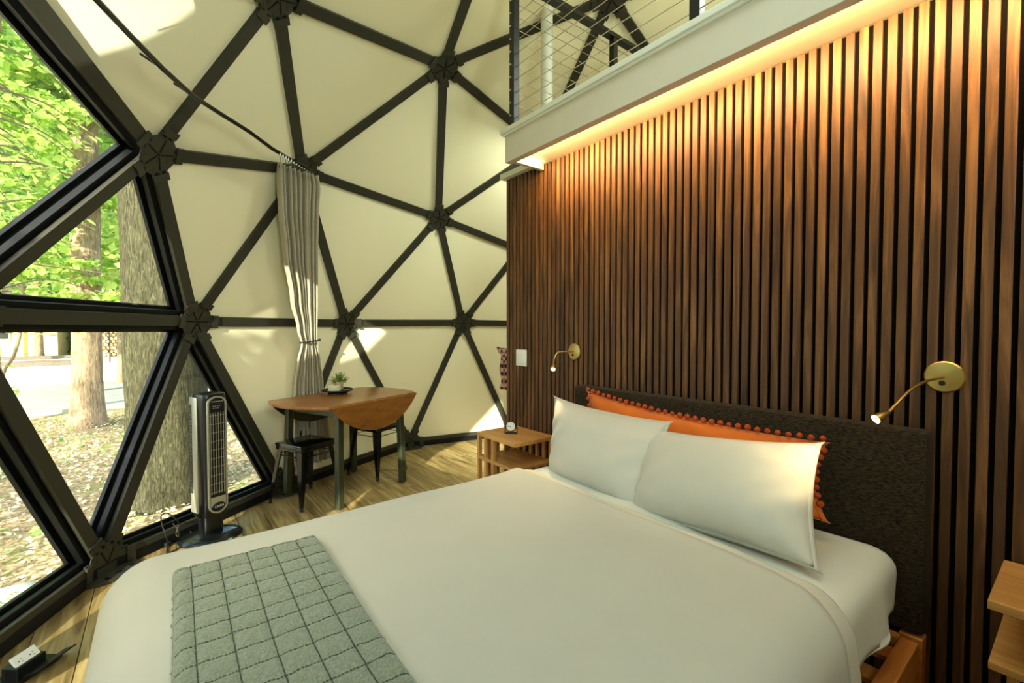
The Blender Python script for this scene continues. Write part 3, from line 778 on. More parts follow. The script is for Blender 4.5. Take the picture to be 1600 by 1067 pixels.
# checked knit cloth behind the wall's end
ct = []
for i in range(16):
    t = i/15; a = onx(780+2*math.sin(t*9)+4*t*(1-t)*3-(3 if t < .2 else 0), 542+t*64, 2.10); row = []
    for j in range(9):
        s = j/8; row.append((2.085+.02*s+.012*math.sin(s*9+t*2), a.y-.006-.10*s, a.z-.01*s))
    ct.append(row)
tag(grid_obj('hanging_cloth', ct, M['check'], None, True, solid=.006), 'brown and pink checked knit cloth hanging behind the end of the slatted wall', 'cloth')

# ================================================================== TABLE AND STOOLS
ta = 24*D2R; TU = V((math.cos(ta), math.sin(ta), 0)); TN = V((-math.sin(ta), math.cos(ta), 0))
TC = V((1.195, 3.735, 0)); TR, TH_, TZ = .56, .335, .757
dt = empty('dining_table', TC); tag(dt, 'round drop-leaf dining table, brown top, dark green legs, near leaf folded down', 'table')
ua = math.asin(TH_/TR); poly = []
for k in range(13): a = -ua+2*ua*k/12; poly.append(TC+TU*(TR*math.cos(a))+TN*(TR*math.sin(a)))
for k in range(13): a = PI-ua+2*ua*k/12; poly.append(TC+TU*(TR*math.cos(a))+TN*(TR*math.sin(a)))
def topmesh(poly, n, t, name, parent, ch=.004, mat='table_top'):
    o = MB().prism(poly, n, t).build(name, M[mat], parent)
    bv = o.modifiers.new('bevel', 'BEVEL'); bv.width = ch; bv.segments = 2; bv.limit_method = 'ANGLE'; bv.angle_limit = .9
    return o
topmesh([p+V((0, 0, TZ-.020)) for p in poly], V((0, 0, 1)), .020, 'tabletop', dt)
for s, nm in ((-1, 'near'), (1, 'far')):
    hd = .985*TR; lf = []
    for k in range(21):
        a = math.acos(TH_/TR); b_ = -a+2*a*k/20   # angle about the -n axis
        uu = TR*math.sin(b_); dd = TR*math.cos(b_)-TH_
        lf.append(TC+TU*uu+TN*(s*(TH_+.004+.03*dd))+V((0, 0, TZ-.006-dd)))
    topmesh(lf, TN*s, .018 if s < 0 else .010, 'drop_leaf', dt, .003, 'table_top' if s < 0 else 'table_leg')
b = MB()
for s in (-1, 1): b.frame(TC+TN*(s*.27)+V((0, 0, TZ-.060)), TU, TN, (0, 0, 1), .30, .010, .040, .001); b.frame(TC+TU*(s*.30)+V((0, 0, TZ-.060)), TN, TU, (0, 0, 1), .265, .010, .040, .001)
b.build('apron', M['table_leg'], dt)
for a in (-1, 1):
    for c in (-1, 1):
        p0 = TC+TU*(a*.333)+TN*(c*.290); p1 = TC+TU*(a*.315)+TN*(c*.275)+V((0, 0, TZ-.021))
        MB().beam(p0, p1, TU, .048, .048, .006).build('leg', M['table_leg'], dt)
b = MB()
for k in (-.25, .0, .25): b.frame(TC+TU*k-TN*(TH_-.002)+V((0, 0, TZ-.0225)), TU, TN, (0, 0, 1), .022, .012, .0015)
b.build('hinge', M['steel'], dt)
# metal stool
def stool():
    r = empty('stool'); HS = .455; ht, hb = .150, .178
    b = MB(); b.frame((0, 0, HS-.011), (1, 0, 0), (0, 1, 0), (0, 0, 1), .152, .152, .011, .010)
    b.frame((0, 0, HS-.035), (1, 0, 0), (0, 1, 0), (0, 0, 1), .146, .146, .018, .006); b.build('seat', M['stool'], r, True, local=True)
    MB().frame((0, 0, HS+.0004), (1, 0, 0), (0, 1, 0), (0, 0, 1), .035, .012, .0008, .0006).build('handle_slot', M['slot'], r, local=True)
    for sx in (-1, 1):
        for sy in (-1, 1):
            t = V((sx*.128, sy*.128, HS-.03)); q = V((sx*hb, sy*hb, .022)); d = V((sx, sy, 0)).normalized(); s_ = V((-d.y, d.x, 0))
            vs = []; 
            for p, wt in ((t, .040), (t.lerp(q, .35), .034), (q, .014)):
                vs += [p+s_*wt-d*wt*.55, p+d*.010, p-s_*wt-d*wt*.55, p-d*.006-s_*wt*.0]
            fs = [(i*4+k, i*4+(k+1) % 4, i*4+4+(k+1) % 4, i*4+4+k) for i in range(2) for k in range(4)]+[(3, 2, 1, 0), (8, 9, 10, 11)]
            lg = MB().add(vs, fs).build('leg', M['stool'], r, True, local=True, angle=25)
            MB().lathe([(.014, 0), (.012, .012), (.011, .034)], (q.x-d.x*.003, q.y-d.y*.003, 0), (0, 0, 1), 10).build('rubber_foot', M['rubber'], lg, True, local=True)
    for sx, sy in ((1, 0), (-1, 0), (0, 1), (0, -1)):
        z = .365; rr = .141; p = V((sx*rr-sy*rr, sy*rr+sx*rr, z)); q = V((sx*rr+sy*rr, sy*rr-sx*rr, z))
        p = V((sx*rr+abs(sy)*rr*.95, sy*rr+abs(sx)*rr*.95, z)); q = V((sx*rr-abs(sy)*rr*.95, sy*rr-abs(sx)*rr*.95, z))
        MB().beam(p, q, (0, 0, 1), .016, .003).build('brace', M['stool'], r, local=True)
    return r
s1 = stool(); s1.location = (.868, 3.680, 0); s1.rotation_euler = (0, 0, 24*D2R)
tag(s1, 'glossy black metal stool in front of the table\'s left end', 'stool', 'black metal stools at the table')
s2 = copy_tree(s1); s2.location = (1.545, 3.985, 0); s2.rotation_euler = (0, 0, 24*D2R)
s2['label'] = 'glossy black metal stool tucked under the drop leaf on the right'
# tray, plant, stone box
tp = TC+TN*.165+TU*.055; tp.z = TZ
ty = empty('tray', tp); tag(ty, 'black round footed tray on the dining table', 'tray')
MB().lathe([(.0, .030), (.112, .030), (.118, .040), (.122, .040), (.124, .032), (.116, .024), (.085, .022), (.078, .006), (.080, .0), (.0, .0)][::-1], tp, (0, 0, 1), 40).build('dish', M['clock'], ty, True)
pp = tp+TU*.035+TN*.03; pp.z = TZ+.0302
pt_ = empty('potted_plant', pp); tag(pt_, 'small bushy green plant in a beige pot on the black tray', 'plant')
MB().lathe([(.0, 0), (.034, 0), (.037, .004), (.038, .070), (.034, .070), (.033, .062), (0, .062)], pp, (0, 0, 1), 24).build('pot', M['pot'], pt_, True)
b = MB(); bs = MB()
for k in range(64):
    a = random.random()*2*PI; e = random.uniform(.15, 1.35); L_ = random.uniform(.05, .105)
    d = V((math.cos(a)*math.sin(e), math.sin(a)*math.sin(e), math.cos(e)*.95)); o_ = pp+V((0, 0, .060)); tip = o_+d*L_+V((0, 0, -.012*e*e))
    bs.tube([o_, o_.lerp(tip, .5)+V((0, 0, .004)), tip], .0011, 4)
    for j in range(9):
        t = .35+.65*j/8; p = o_.lerp(tip, t); dd = (d+V((random.uniform(-1, 1), random.uniform(-1, 1), random.uniform(-.5, 1)))*.8).normalized(); s_ = dd.cross(V((random.random(), random.random(), 1))).normalized(); l_ = .013
        b.add([p, p+dd*l_*.5+s_*.0038, p+dd*l_, p+dd*l_*.5-s_*.0038], [(0, 1, 2, 3)])
b.build('foliage', M['plant'], pt_, kind='stuff'); bs.build('stems', M['plant'], pt_, kind='stuff')
pc = tp-TU*.052-TN*.022; pc.z = TZ+.0302
cb = empty('coaster_stack', pc); tag(cb, 'stack of pale round coasters on the black tray beside the plant', 'coasters')
for k in range(4): MB().lathe([(.0, 0), (.046, 0), (.048, .002), (.048, .009), (.046, .0108), (0, .0108)], pc+V((random.uniform(-.001, .001), 0, k*.0112)), (0, 0, 1), 28).build('coaster', M['coaster'], cb, True)

# ================================================================== CURTAIN AND TRACK
tr_px = [(60, -95), (140, -12), (200, 52), (255, 108), (302, 150), (345, 178), (390, 206), (425, 232), (450, 247), (472, 259), (488, 268)]
def onsphere(u, v, R_):
    r = ray(u, v).normalized(); o = CAM-OC; b_ = o.dot(r); c_ = o.dot(o)-R_*R_
    return CAM+r*(-b_+math.sqrt(max(0, b_*b_-c_)))
Rs = [2.99, 3.0, 3.0, 3.01, 3.02, 3.04, 3.02, 3.00, 2.99, 2.98, 2.98]
tp_ = [onsphere(u, v, R_) for (u, v), R_ in zip(tr_px, Rs)]
ctk = empty('curtain_track', tp_[5]); tag(ctk, 'bent black curtain track running along the dome above the windows', 'curtain track')
MB().tube(tp_, .011, 10).build('rail', M['track'], ctk, True)
for k in (1, 3, 4, 6, 8): MB().tube([tp_[k], tp_[k]+outward(tp_[k])*.10], .005, 8).build('bracket', M['track'], ctk, True)
cu = empty('curtain', (1.03, 4.09, 0)); tag(cu, 'taupe curtain gathered to one side and tied, hanging behind the table', 'curtain')
nP = V((-.407, .913, 0)); uP = V((.913, .407, 0))
def onplane(u, v, k): r = ray(u, v); t = (k-CAM.dot(nP))/r.dot(nP); return CAM+r*t
lv = [(266, 434, 494, 2.905, .040), (285, 434, 497, 2.915, .042), (327, 437, 495, 2.955, .042), (398, 444, 494, 3.06, .040), (469, 455, 494, 3.17, .034), (515, 465, 494, 3.235, .024), (537, 471, 494.5, 3.262, .016), (562, 465, 499, 3.285, .022), (600, 459, 504, 3.300, .026), (650, 457, 511, 3.308, .028), (724, 457, 517, 3.312, .030)]
import bisect
vsk = [l[0] for l in lv]
rowsC = []; NC = 150
for q in range(91):
    v = 266+(724-266)*q/90; i = min(len(lv)-2, max(0, bisect.bisect_right(vsk, v)-1)); t = (v-vsk[i])/(vsk[i+1]-vsk[i]); t2 = t*t*(3-2*t)
    a, b_, k, am = [lv[i][m]+(lv[i+1][m]-lv[i][m])*(t2 if m != 3 else t) for m in (1, 2, 3, 4)]
    pL, pR = onplane(a, v+(6 if v < 300 else 0)*0, k), onplane(b_, v, k); row = []; f = q/90
    zz_ = (pL.z+pR.z)/2
    for j in range(NC+1):
        s = j/NC; ph = s*2*PI*8.5+1.2*math.sin(f*3+s*7)+.5*math.sin(f*9)
        p = pL.lerp(pR, s); p.z = zz_-.02*(0)
        d = am*(.75*math.sin(ph)+.25*math.sin(ph*.37+2)); sd_ = am*.35*math.cos(ph)
        row.append(p+nP*(-d)+uP*sd_)
    rowsC.append(row)
rowsC[-1] = [V((p.x, p.y, max(p.z, .012))) for p in rowsC[-1]]
grid_obj('fabric', rowsC, M['curtain'], cu, True, solid=.003)
tb = []
cL, cR = onplane(470, 536, 3.262), onplane(496, 531, 3.262)
for k in range(25):
    a = 2*PI*k/24; tb.append((cL+cR)/2+uP*((cR-cL).length*.52*math.cos(a))+nP*(.034*math.sin(a))+V((0, 0, .008*math.cos(a))))
MB().tube(tb, .006, 8, False).build('tieback', M['rubber'], cu, True)
MB().lathe([(.004, -.010), (.012, -.004), (.012, .004), (.004, .010)], cR-nP*.02+uP*.004, -nP, 12).build('tie_button', M['rubber'], cu, True)
cr0 = None
for k in range(13):
    t = k/12; px = (438+50*t, 242+26*t); p = onsphere(px[0], px[1], 2.98); bt = onplane(436+56*t, 262+18*t, 2.90)
    MB().box(p, (.010, .010, .022), .002).build('carrier', M['trimwhite'], cu)
    MB().tube([p+V((0, 0, -.01)), p.lerp(bt, .45)+V((.004, 0, 0)), bt], .0018, 6).build('curtain_hook', M['steel'] if k % 3 else M['track'], cu)

# ================================================================== TOWER FAN
FC = V((.236, 3.375, 0)); fa = math.atan2(-.92, .42)    # direction the fan faces
fd = V((math.cos(fa), math.sin(fa), 0)); fs_ = V((-fd.y, fd.x, 0))
fan = empty('tower_fan', FC); tag(fan, 'black tower fan with champagne grille ring standing by the window', 'fan')
def fp(x, y, z): return FC+fs_*x+fd*y+V((0, 0, z))
b = MB(); b.lathe([(.0, 0), (.170, 0), (.172, .008), (.160, .020), (.110, .032), (.060, .040), (.0, .042)], FC, (0, 0, 1), 48, 1, .86); b.build('base', M['fan_base'], fan, True)
# column foot
def shell(prof, z0, z1, r=.0, rows=8, topround=.03):
    mb = MB(); n = len(prof); zs = [z0, z0+.006]+[z0+.006+(z1-topround-z0-.006)*k/rows for k in range(1, rows+1)]+[z1-topround*.4, z1-topround*.1, z1]
    sc = [.96, 1]+[1]*rows+[.985, .95, .88]
    vs = []
    for z, s in zip(zs, sc):
        for (x, y) in prof: vs.append(fp(x*s, y*s, z))
    fs = [(i*n+k, i*n+(k+1) % n, (i+1)*n+(k+1) % n, (i+1)*n+k) for i in range(len(zs)-1) for k in range(n)]
    fs += [tuple(range(n-1, -1, -1)), tuple((len(zs)-1)*n+k for k in range(n))]
    return mb.add(vs, fs)
def sup(a, b_, e, n=32, y0=0): return [(a*math.copysign(abs(math.cos(t))**(2/e), math.cos(t)), y0+b_*math.copysign(abs(math.sin(t))**(2/e), math.sin(t))) for t in [2*PI*k/n for k in range(n)]]
shell(sup(.062, .055, 3), .035, .165, rows=2, topround=.01).build('column', M['fan_black'], fan, True)
shell(sup(.076, .080, 3.6), .150, .905, topround=.035).build('body', M['fan_black'], fan, True)
# champagne side panels with vent teeth
for s in (-1, 1):
    b = MB()
    b.frame(fp(s*.071, -.024, .53), fs_, fd, (0, 0, 1), .010, .040, .355, .006)
    sp_ = b.build('side_panel', M['champagne'], fan, True)
    b = MB()
    for k in range(62): b.frame(fp(s*.0815, -.046, .30+k*.0088), fs_, fd, (0, 0, 1), .0025, .013, .0028)
    b.build('side_vent', M['slot'], sp_, kind='stuff')
# front ring (stadium)
def stadium(w_, h_, n=10):
    out = []
    for k in range(n+1): a = PI*k/n; out.append((w_*math.cos(a), h_/2-w_*.75+w_*.75*math.sin(a)))
    for k in range(n+1): a = PI+PI*k/n; out.append((w_*math.cos(a), -h_/2+w_+w_*math.sin(a)))
    return out
zc = .530; so, si = stadium(.056, .72), stadium(.047, .702); n = len(so); b = MB()
vs = [fp(x, .076, zc+z) for x, z in so]+[fp(x, .090, zc+z) for x, z in so]+[fp(x, .090, zc+z) for x, z in si]+[fp(x, .076, zc+z) for x, z in si]
fs = []
for k in range(n):
    k2 = (k+1) % n
    for m in range(4): m2 = (m+1) % 4; fs.append((m*n+k, m*n+k2, m2*n+k2, m2*n+k))
b.add(vs, fs); rg = b.build('front_ring', M['champagne'], fan, True)
MB().prism([fp(x, .078, zc+z) for x, z in si], fd, .003).build('grille_backing', M['slot'], fan)
for k in range(6): MB().box(fp(-.0375+k*.015, .0865, .540), (.0034, .004, .50), .0008, rz=fa+PI/2).build('grille_bar', M['champagne'], fan)
for k in range(10): MB().box(fp(0, .0845, .300+k*.0525), (.090, .003, .0026), 0, rz=fa+PI/2).build('grille_crossbar', M['champagne'], fan)
MB().box(fp(0, .085, .262), (.088, .010, .018), .002, rz=fa+PI/2).build('grille_foot', M['champagne'], fan)
MB().box(fp(0, .085, .240), (.090, .011, .05), .004, rz=fa+PI/2).build('lower_plate', M['champagne'], fan)
bd = MB().lathe([(.0, 0), (.036, 0), (.036, .004), (.034, .006), (0, .006)], fp(0, .088, .216), fd, 32, 1, .62)
bdg = bd.build('badge', M['slot'], fan, True)
MB().box(fp(0, .086, .822), (.080, .008, .050), .003, rz=fa+PI/2).build('control_panel', M['fan_black'], fan)
b = MB()
for k in range(5): b.box(fp(-.028+k*.014, .088, .858), (.009, .008, .006), .001, rz=fa+PI/2)
b.build('buttons', M['champagne'], fan)
b = MB()
for k in range(4): b.box(fp(-.022+k*.012, .0905, .830), (.006, .001, .003), 0, rz=fa+PI/2)
for k in range(3): b.box(fp(-.022+k*.014, .0905, .818), (.008, .001, .002), 0, rz=fa+PI/2)
b.build('indicator_marks', M['plastic_white'], fan)
tc_ = bpy.data.curves.new('lettering', 'FONT'); tc_.body = 'Lasko'; tc_.size = .023; tc_.align_x = 'CENTER'; tc_.align_y = 'CENTER'; tc_.extrude = .0004; tc_.shear = .25
to_ = bpy.data.objects.new('lettering_src', tc_); COL.objects.link(to_)
bpy.context.view_layer.update()
me = bpy.data.meshes.new_from_object(to_); bpy.data.objects.remove(to_)
lt = bpy.data.objects.new('badge_lettering', me); COL.objects.link(lt); me.materials.clear(); me.materials.append(M['plastic_white'])
lt.parent = bdg; xx = -fs_ if False else V((0, 0, 1)).cross(fd) ; zz_ = fd; yy = V((0, 0, 1))
lt.matrix_local = Matrix.Translation(fp(0, .0946, .216)-wl(bdg)) @ Matrix((xx, yy, zz_)).transposed().to_4x4()
# power cord
def spl(P, k=8):
    P = [V(p) for p in P]; Q = [P[0]*2-P[1]]+P+[P[-1]*2-P[-2]]; out = []
    for i in range(1, len(Q)-2):
        for q in range(k):
            t = q/k; p0, p1, p2, p3 = Q[i-1], Q[i], Q[i+1], Q[i+2]
            out.append(.5*((2*p1)+(p2-p0)*t+(2*p0-5*p1+4*p2-p3)*t*t+(3*p1-p0-3*p2+p3)*t**3))
    return out+[P[-1]]
pw = empty('power_cord', (.05, 3.36, 0)); tag(pw, 'looped black power cord and plug on the floor left of the fan', 'cord')
A_ = lambda u, v, n_: CAM+ray(u, v)*((n_-CAM.dot(V((-.707, .707, 0))))/ray(u, v).dot(V((-.707, .707, 0))))
MB().tube(spl([onz(300, 832, .02), onz(283, 822, .06), A_(276, 812, 2.30), A_(262, 802, 2.31), A_(252, 806, 2.31), A_(254, 822, 2.30), A_(260, 838, 2.28), onz(262, 852, .012), onz(261, 864, .006), onz(272, 860, .006), onz(288, 852, .006)]), .0035, 8).build('cable', M['rubber'], pw, True)
MB().tube(spl([A_(270, 818, 2.27), A_(277, 826, 2.27), A_(279, 838, 2.27), A_(275, 834, 2.27), A_(280, 820, 2.27)]), .0022, 6).build('twist_tie', M['steel'], pw, True)
MB().box(onz(262, 850, .018), (.03, .022, .022), .004, rz=.6).build('plug', M['rubber'], pw, True)
# floor outlet box
fo = empty('floor_outlet', (-.43, 2.50, 0)); tag(fo, 'open black floor box with white double power outlet by the window', 'outlet')
oa = 50*D2R
c0 = onz(36, 1040, .03)
ou = V((math.cos(oa), math.sin(oa), 0)); ov = V((-ou.y, ou.x, 0)); tl = (ou*.0+ov*-.75+V((0, 0, .66))).normalized()
MB().box((c0.x, c0.y, .004), (.19, .11, .008), .002, rz=oa).build('box_rim', M['black_metal'], fo)
MB().frame(V((c0.x, c0.y, .030))-ov*.005, ou, ov, (0, 0, 1), .05, .032, .024, .003).build('housing', M['black_metal'], fo)
ax3 = ou.cross(tl)
dp_ = MB().frame(V((c0.x, c0.y, .062))-ov*.012, ou, ax3, tl, .042, .026, .004, .0015).build('outlet_plate', M['plastic_white'], fo)
b = MB()
for s in (-1, 1):
    q0 = V((c0.x, c0.y, .062))-ov*.012+tl*.0042+ou*(s*.019)
    for e in (-1, 1): b.frame(q0+ax3*(e*.0055)+ou*.003, ou, ax3, tl, .0035, .0009, .0005)
    b.lathe([(.0022, 0), (.0022, .0006)], q0-ou*.007, tl, 8)
b.build('socket_holes', M['slot'], dp_)
MB().frame(V((c0.x, c0.y, .03))-ov*.075+ou*.03, ou, (ov*-.8+V((0, 0, .35))).normalized(), (0, 0, 1), .075, .030, .003, .001).build('lid', M['black_metal'], fo)

# ================================================================== OUTSIDE
GZ = -.30
def ground():
    n = 140; rows = []
    rnd = np.random.RandomState(5)
    for i in range(n+1):
        y = -30+(90)*(i/n); row = []
        for j in range(n+1):
            x = -45+90*(j/n); d = math.hypot(x-2.3, y-1.3)
            z = GZ+(.05*math.sin(x*1.3+y*.7)*math.sin(y*1.1-x*.4)+.02*math.sin(x*3.1)*math.cos(y*2.7) if 3.6 < d else -.02)
            z += .03*math.sin(x*.4+1)*math.sin(y*.33) if 11 > d > 4 else 0
            row.append((x, y, z))
        rows.append(row)
    return grid_obj('ground', rows, M['ground'], None, True)
g_ = ground(); g_['kind'] = 'structure'
def strip(name, pts, mat, z, t):
    return MB().prism([V((x, y, z)) for x, y in pts], V((0, 0, 1)), t).build(name, mat, None, kind='structure')
strip('road', [(-30, 11.2), (8, 12.2), (8, 18.0), (-30, 17.0)], M['road'], -.32, .10)
strip('gravel_yard', [(-38, 17.3), (10, 18.3), (10, 34.0), (-38, 33.0)], M['gravel'], -.32, .11)
# scattered dry leaves near the windows
def leafquads(P, size, seed, mat, name, parent=None, flat=False, fold=.25, kind='stuff'):
    rnd = np.random.RandomState(seed); n = len(P); P = np.asarray(P)
    d = rnd.normal(size=(n, 3)); 
    if flat: d[:, 2] *= .25
    else: d[:, 2] = d[:, 2]*.5-.25
    d /= np.linalg.norm(d, axis=1)[:, None]
    u = rnd.normal(size=(n, 3))*(.35 if flat else .6)+np.array([0, 0, 1.0]); s = np.cross(d, u); s /= np.linalg.norm(s, axis=1)[:, None]
    up_ = np.cross(s, d); sz = (size*(.6+.8*rnd.rand(n)))[:, None]
    v = np.empty((n, 4, 3)); v[:, 0] = P; v[:, 1] = P+d*sz*.45+s*sz*.34+up_*sz*fold*.3; v[:, 2] = P+d*sz; v[:, 3] = P+d*sz*.45-s*sz*.34+up_*sz*fold*.3
    off = np.array(wl(parent)) if parent else np.zeros(3)
    me = bpy.data.meshes.new(name); me.vertices.add(n*4); me.vertices.foreach_set('co', (v-off).astype(np.float32).ravel())
    me.loops.add(n*6); me.polygons.add(n*2)
    k = np.arange(n)[:, None]*4; idx = np.concatenate([k+0, k+1, k+2, k+0, k+2, k+3], axis=1)
    me.loops.foreach_set('vertex_index', idx.astype(np.int32).ravel()); me.polygons.foreach_set('loop_start', (np.arange(n*2)*3).astype(np.int32))
    me.update(calc_edges=True); me.validate(); me.materials.append(mat)
    o = bpy.data.objects.new(name, me); COL.objects.link(o)
    if parent: o.parent = parent
    if kind: o['kind'] = kind
    return o
rnd = np.random.RandomState(11); n = 42000
lx = rnd.uniform(-7, 3, n); ly = 2+rnd.rand(n)**1.3*9.2
keep = np.hypot(lx-2.3, ly-1.3) > 3.55
P = np.stack([lx[keep], ly[keep], GZ+.045+rnd.rand(keep.sum())*.03], 1)
tag(leafquads(P, .042, 12, M['litter'], 'leaf_litter', flat=True), 'dry brown leaves scattered on the ground outside the window', 'leaves')
P2 = P[rnd.rand(len(P)) < .05]; 
tag(leafquads(P2+np.array([0, 0, .01]), .07, 13, M['leaf_m'], 'ground_weeds', flat=False), 'small green weeds growing through the leaf litter', 'weeds')
def trunk(base, top, r0, r1, mat, parent, flare=1.45, seg=28, rows=34, seed=0):
    rr = np.random.RandomState(seed); base, top = V(base), V(top); mb = MB(); vs = []
    for i in range(rows+1):
        t = i/rows; p = base.lerp(top, t); r = r0+(r1-r0)*t; hgt = (top-base).length*t
        r *= 1+(flare-1)*math.exp(-hgt/.28)
        for k in range(seg):
            a = 2*PI*k/seg; rk = r*(1+.035*math.sin(5*a+seed)+.02*math.sin(9*a+t*6)+.10*math.exp(-hgt/.2)*math.sin(4*a+seed*2))+rr.uniform(-.006, .006)
            vs.append(p+V((math.cos(a)*rk, math.sin(a)*rk, 0)))
    fs = [(i*seg+k, i*seg+(k+1) % seg, (i+1)*seg+(k+1) % seg, (i+1)*seg+k) for i in range(rows) for k in range(seg)]
    return mb.add(vs, fs).build('trunk', mat, parent, True, angle=60)
def blob(c, rx, ry, rz, n, seed, layers=0):
    r = np.random.RandomState(seed); d = r.normal(size=(n, 3)); d /= np.linalg.norm(d, axis=1)[:, None]
    # cluster leaves in sprays
    m = max(6, n//60); cc_ = r.normal(size=(m, 3)); cc_ /= np.linalg.norm(cc_, axis=1)[:, None]; cc_ *= (.35+.65*r.rand(m)**.5)[:, None]
    k = r.randint(0, m, n); pts = cc_[k]+d*(.04+.22*r.rand(n))[:, None]*np.array([1.3, 1.3, .45])
    return pts*np.array([rx, ry, rz])+np.array(c)
def tree(x, y, r0, h, crown, mat_b, mat_l, label, n, size, seed, lean=(0, 0), r1=None, group=None):
    t = empty('tree', (x, y, GZ)); tag(t, label, 'tree', group)
    trunk((x, y, GZ-.05), (x+lean[0], y+lean[1], GZ+h), r0, r1 or r0*.7, mat_b, t, seed=seed)
    for q, (cx, cy, cz, rx, rz) in enumerate(crown):
        ctr = V((x+cx, y+cy, cz)); 
        st_ = V((x+lean[0]*.6, y+lean[1]*.6, max(1.8, min(h*.8, cz-.5*rz))))
        MB().tube([st_, st_.lerp(ctr, .5)+V((0, 0, .2)), ctr], [.06*r0/.2, .035*r0/.2, .012], 7).build('branch', mat_b, t, True)
        leafquads(blob(ctr, rx, rx, rz, n, seed*7+q), size, seed*5+q, mat_l, 'foliage', t)
    return t
def at_px(u, v_base): p = onz(u, v_base, GZ); return p.x, p.y
_p = CAM+ray(263, 514)*4.15; bx, by = _p.x, _p.y
t0 = empty('tree', (bx, by, GZ)); tag(t0, 'thick mossy grey tree trunk just outside the window', 'tree')
trunk((bx-.02, by, GZ-.05), (bx-.05, by+.1, 6.5),   .305, .285, M['bark'], t0, flare=1.15, seed=2)
leafquads(blob((bx-.3, by+.8, 6.3), 2.0, 2.0, .9, 3000, 77), .13, 78, M['leaf_m'], 'foliage', t0)
x, y = onz(138, 668, GZ).x, onz(139, 668, GZ).y
t1 = tree(x, y, .190, 8.0, [(.5, .5, 6.2, 2.4, 1.6), (-1.5, .2, 5.4, 2.0, 1.0)], M['bark2'], M['leaf_m'], 'straight brown tree trunk standing on the leaf litter before the road', 3500, .15, 4, r1=.17, lean=(.05, .3))
# trees beyond, by screen direction and distance
def pos(u, dist):
    r = ray(u, 514); r.z = 0; r.normalize(); return r.x*dist, r.y*dist
GT = 'trees beyond the road'
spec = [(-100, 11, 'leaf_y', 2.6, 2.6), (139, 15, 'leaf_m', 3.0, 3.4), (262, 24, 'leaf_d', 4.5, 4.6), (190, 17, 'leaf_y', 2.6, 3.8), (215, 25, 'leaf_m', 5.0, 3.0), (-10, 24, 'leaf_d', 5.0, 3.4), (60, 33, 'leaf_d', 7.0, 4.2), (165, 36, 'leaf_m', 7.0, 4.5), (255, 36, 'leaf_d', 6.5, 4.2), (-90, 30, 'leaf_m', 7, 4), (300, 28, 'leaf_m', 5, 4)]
lbl = ['leafy young tree with low yellow-green branches at the far left', 'mid green tree behind the straight brown trunk, left of it', 'dark tree across the road, its trunk behind the thick mossy trunk', 'yellow-green tree between the two big trunks', 'broad tree behind the gap between the two big trunks',
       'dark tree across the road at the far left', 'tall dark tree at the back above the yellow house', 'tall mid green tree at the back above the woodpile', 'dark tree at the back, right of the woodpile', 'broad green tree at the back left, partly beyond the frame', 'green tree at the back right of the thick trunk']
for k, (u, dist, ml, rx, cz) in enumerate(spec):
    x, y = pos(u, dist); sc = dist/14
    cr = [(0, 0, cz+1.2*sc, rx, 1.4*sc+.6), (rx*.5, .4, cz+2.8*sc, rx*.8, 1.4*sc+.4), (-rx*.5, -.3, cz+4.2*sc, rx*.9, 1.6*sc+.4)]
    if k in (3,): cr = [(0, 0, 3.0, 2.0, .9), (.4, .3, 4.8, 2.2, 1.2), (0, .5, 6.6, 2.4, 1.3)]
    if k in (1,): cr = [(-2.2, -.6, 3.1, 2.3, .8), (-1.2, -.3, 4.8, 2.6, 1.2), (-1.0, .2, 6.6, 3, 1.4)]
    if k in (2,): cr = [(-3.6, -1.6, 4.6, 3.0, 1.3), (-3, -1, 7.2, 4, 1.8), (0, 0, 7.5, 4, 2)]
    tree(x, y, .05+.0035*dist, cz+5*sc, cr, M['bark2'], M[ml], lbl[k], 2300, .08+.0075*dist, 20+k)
# hedge-like undergrowth far behind
for k, (u, dist, ml) in enumerate([(-40, 38, 'leaf_m'), (30, 40, 'leaf_d'), (100, 41, 'leaf_m'), (160, 40, 'leaf_d'), (220, 40, 'leaf_m'), (290, 40, 'leaf_d')]):
    x, y = pos(u, dist); e = empty('bush', (x, y, GZ)); tag(e, ['tall green thicket at the back, far left', 'tall green thicket behind the yellow house', 'tall green thicket behind the straight trunk', 'tall green thicket behind the woodpile', 'tall green thicket right of the woodpile', 'tall green thicket behind the thick mossy trunk'][k], 'bush')
    MB().tube([(x, y, GZ), (x, y, 3)], .06, 6).build('stem', M['stem'], e)
    leafquads(blob((x, y, 4.2), 4.5, 3.5, 4.6, 4500, 300+k), .36, 310+k, M[ml], 'foliage', e)
# near hanging spray with individual leaves (top-left window)
def leafmesh(L_, Wd):
    pr_ = [(0, 0), (.18, .30), (.42, .46), (.68, .34), (.86, .14), (1, 0)]; b = MB(); vs = [(0, 0, 0)]
    for t, w_ in pr_[1:-1]: vs += [(t*L_, w_*Wd, .10*Wd), (t*L_, 0, 0), (t*L_, -w_*Wd, .10*Wd)]
    vs.append((L_, 0, -.05*L_)); m = len(pr_)-2
    fs = [(0, 2, 1), (0, 3, 2)]
    for i in range(m-1): a = 1+3*i; fs += [(a, a+1, a+4, a+3), (a+1, a+2, a+5, a+4)]
    a = 1+3*(m-1); fs += [(a, a+1, len(vs)-1), (a+1, a+2, len(vs)-1)]
    return b.add(vs, fs)
shade_tree = empty('tree', (-3.3, .5, GZ)); tag(shade_tree, 'young leafy tree added out of view at the left to shade the windows', 'tree')  # unseen, added to keep the sun off the lower windows
MB().tube([(-3.4, .4, GZ), (-3.2, .6, 1.4), (-3.0, .75, 2.6)], [.05, .04, .02], 8).build('trunk', M['stem'], shade_tree, True)
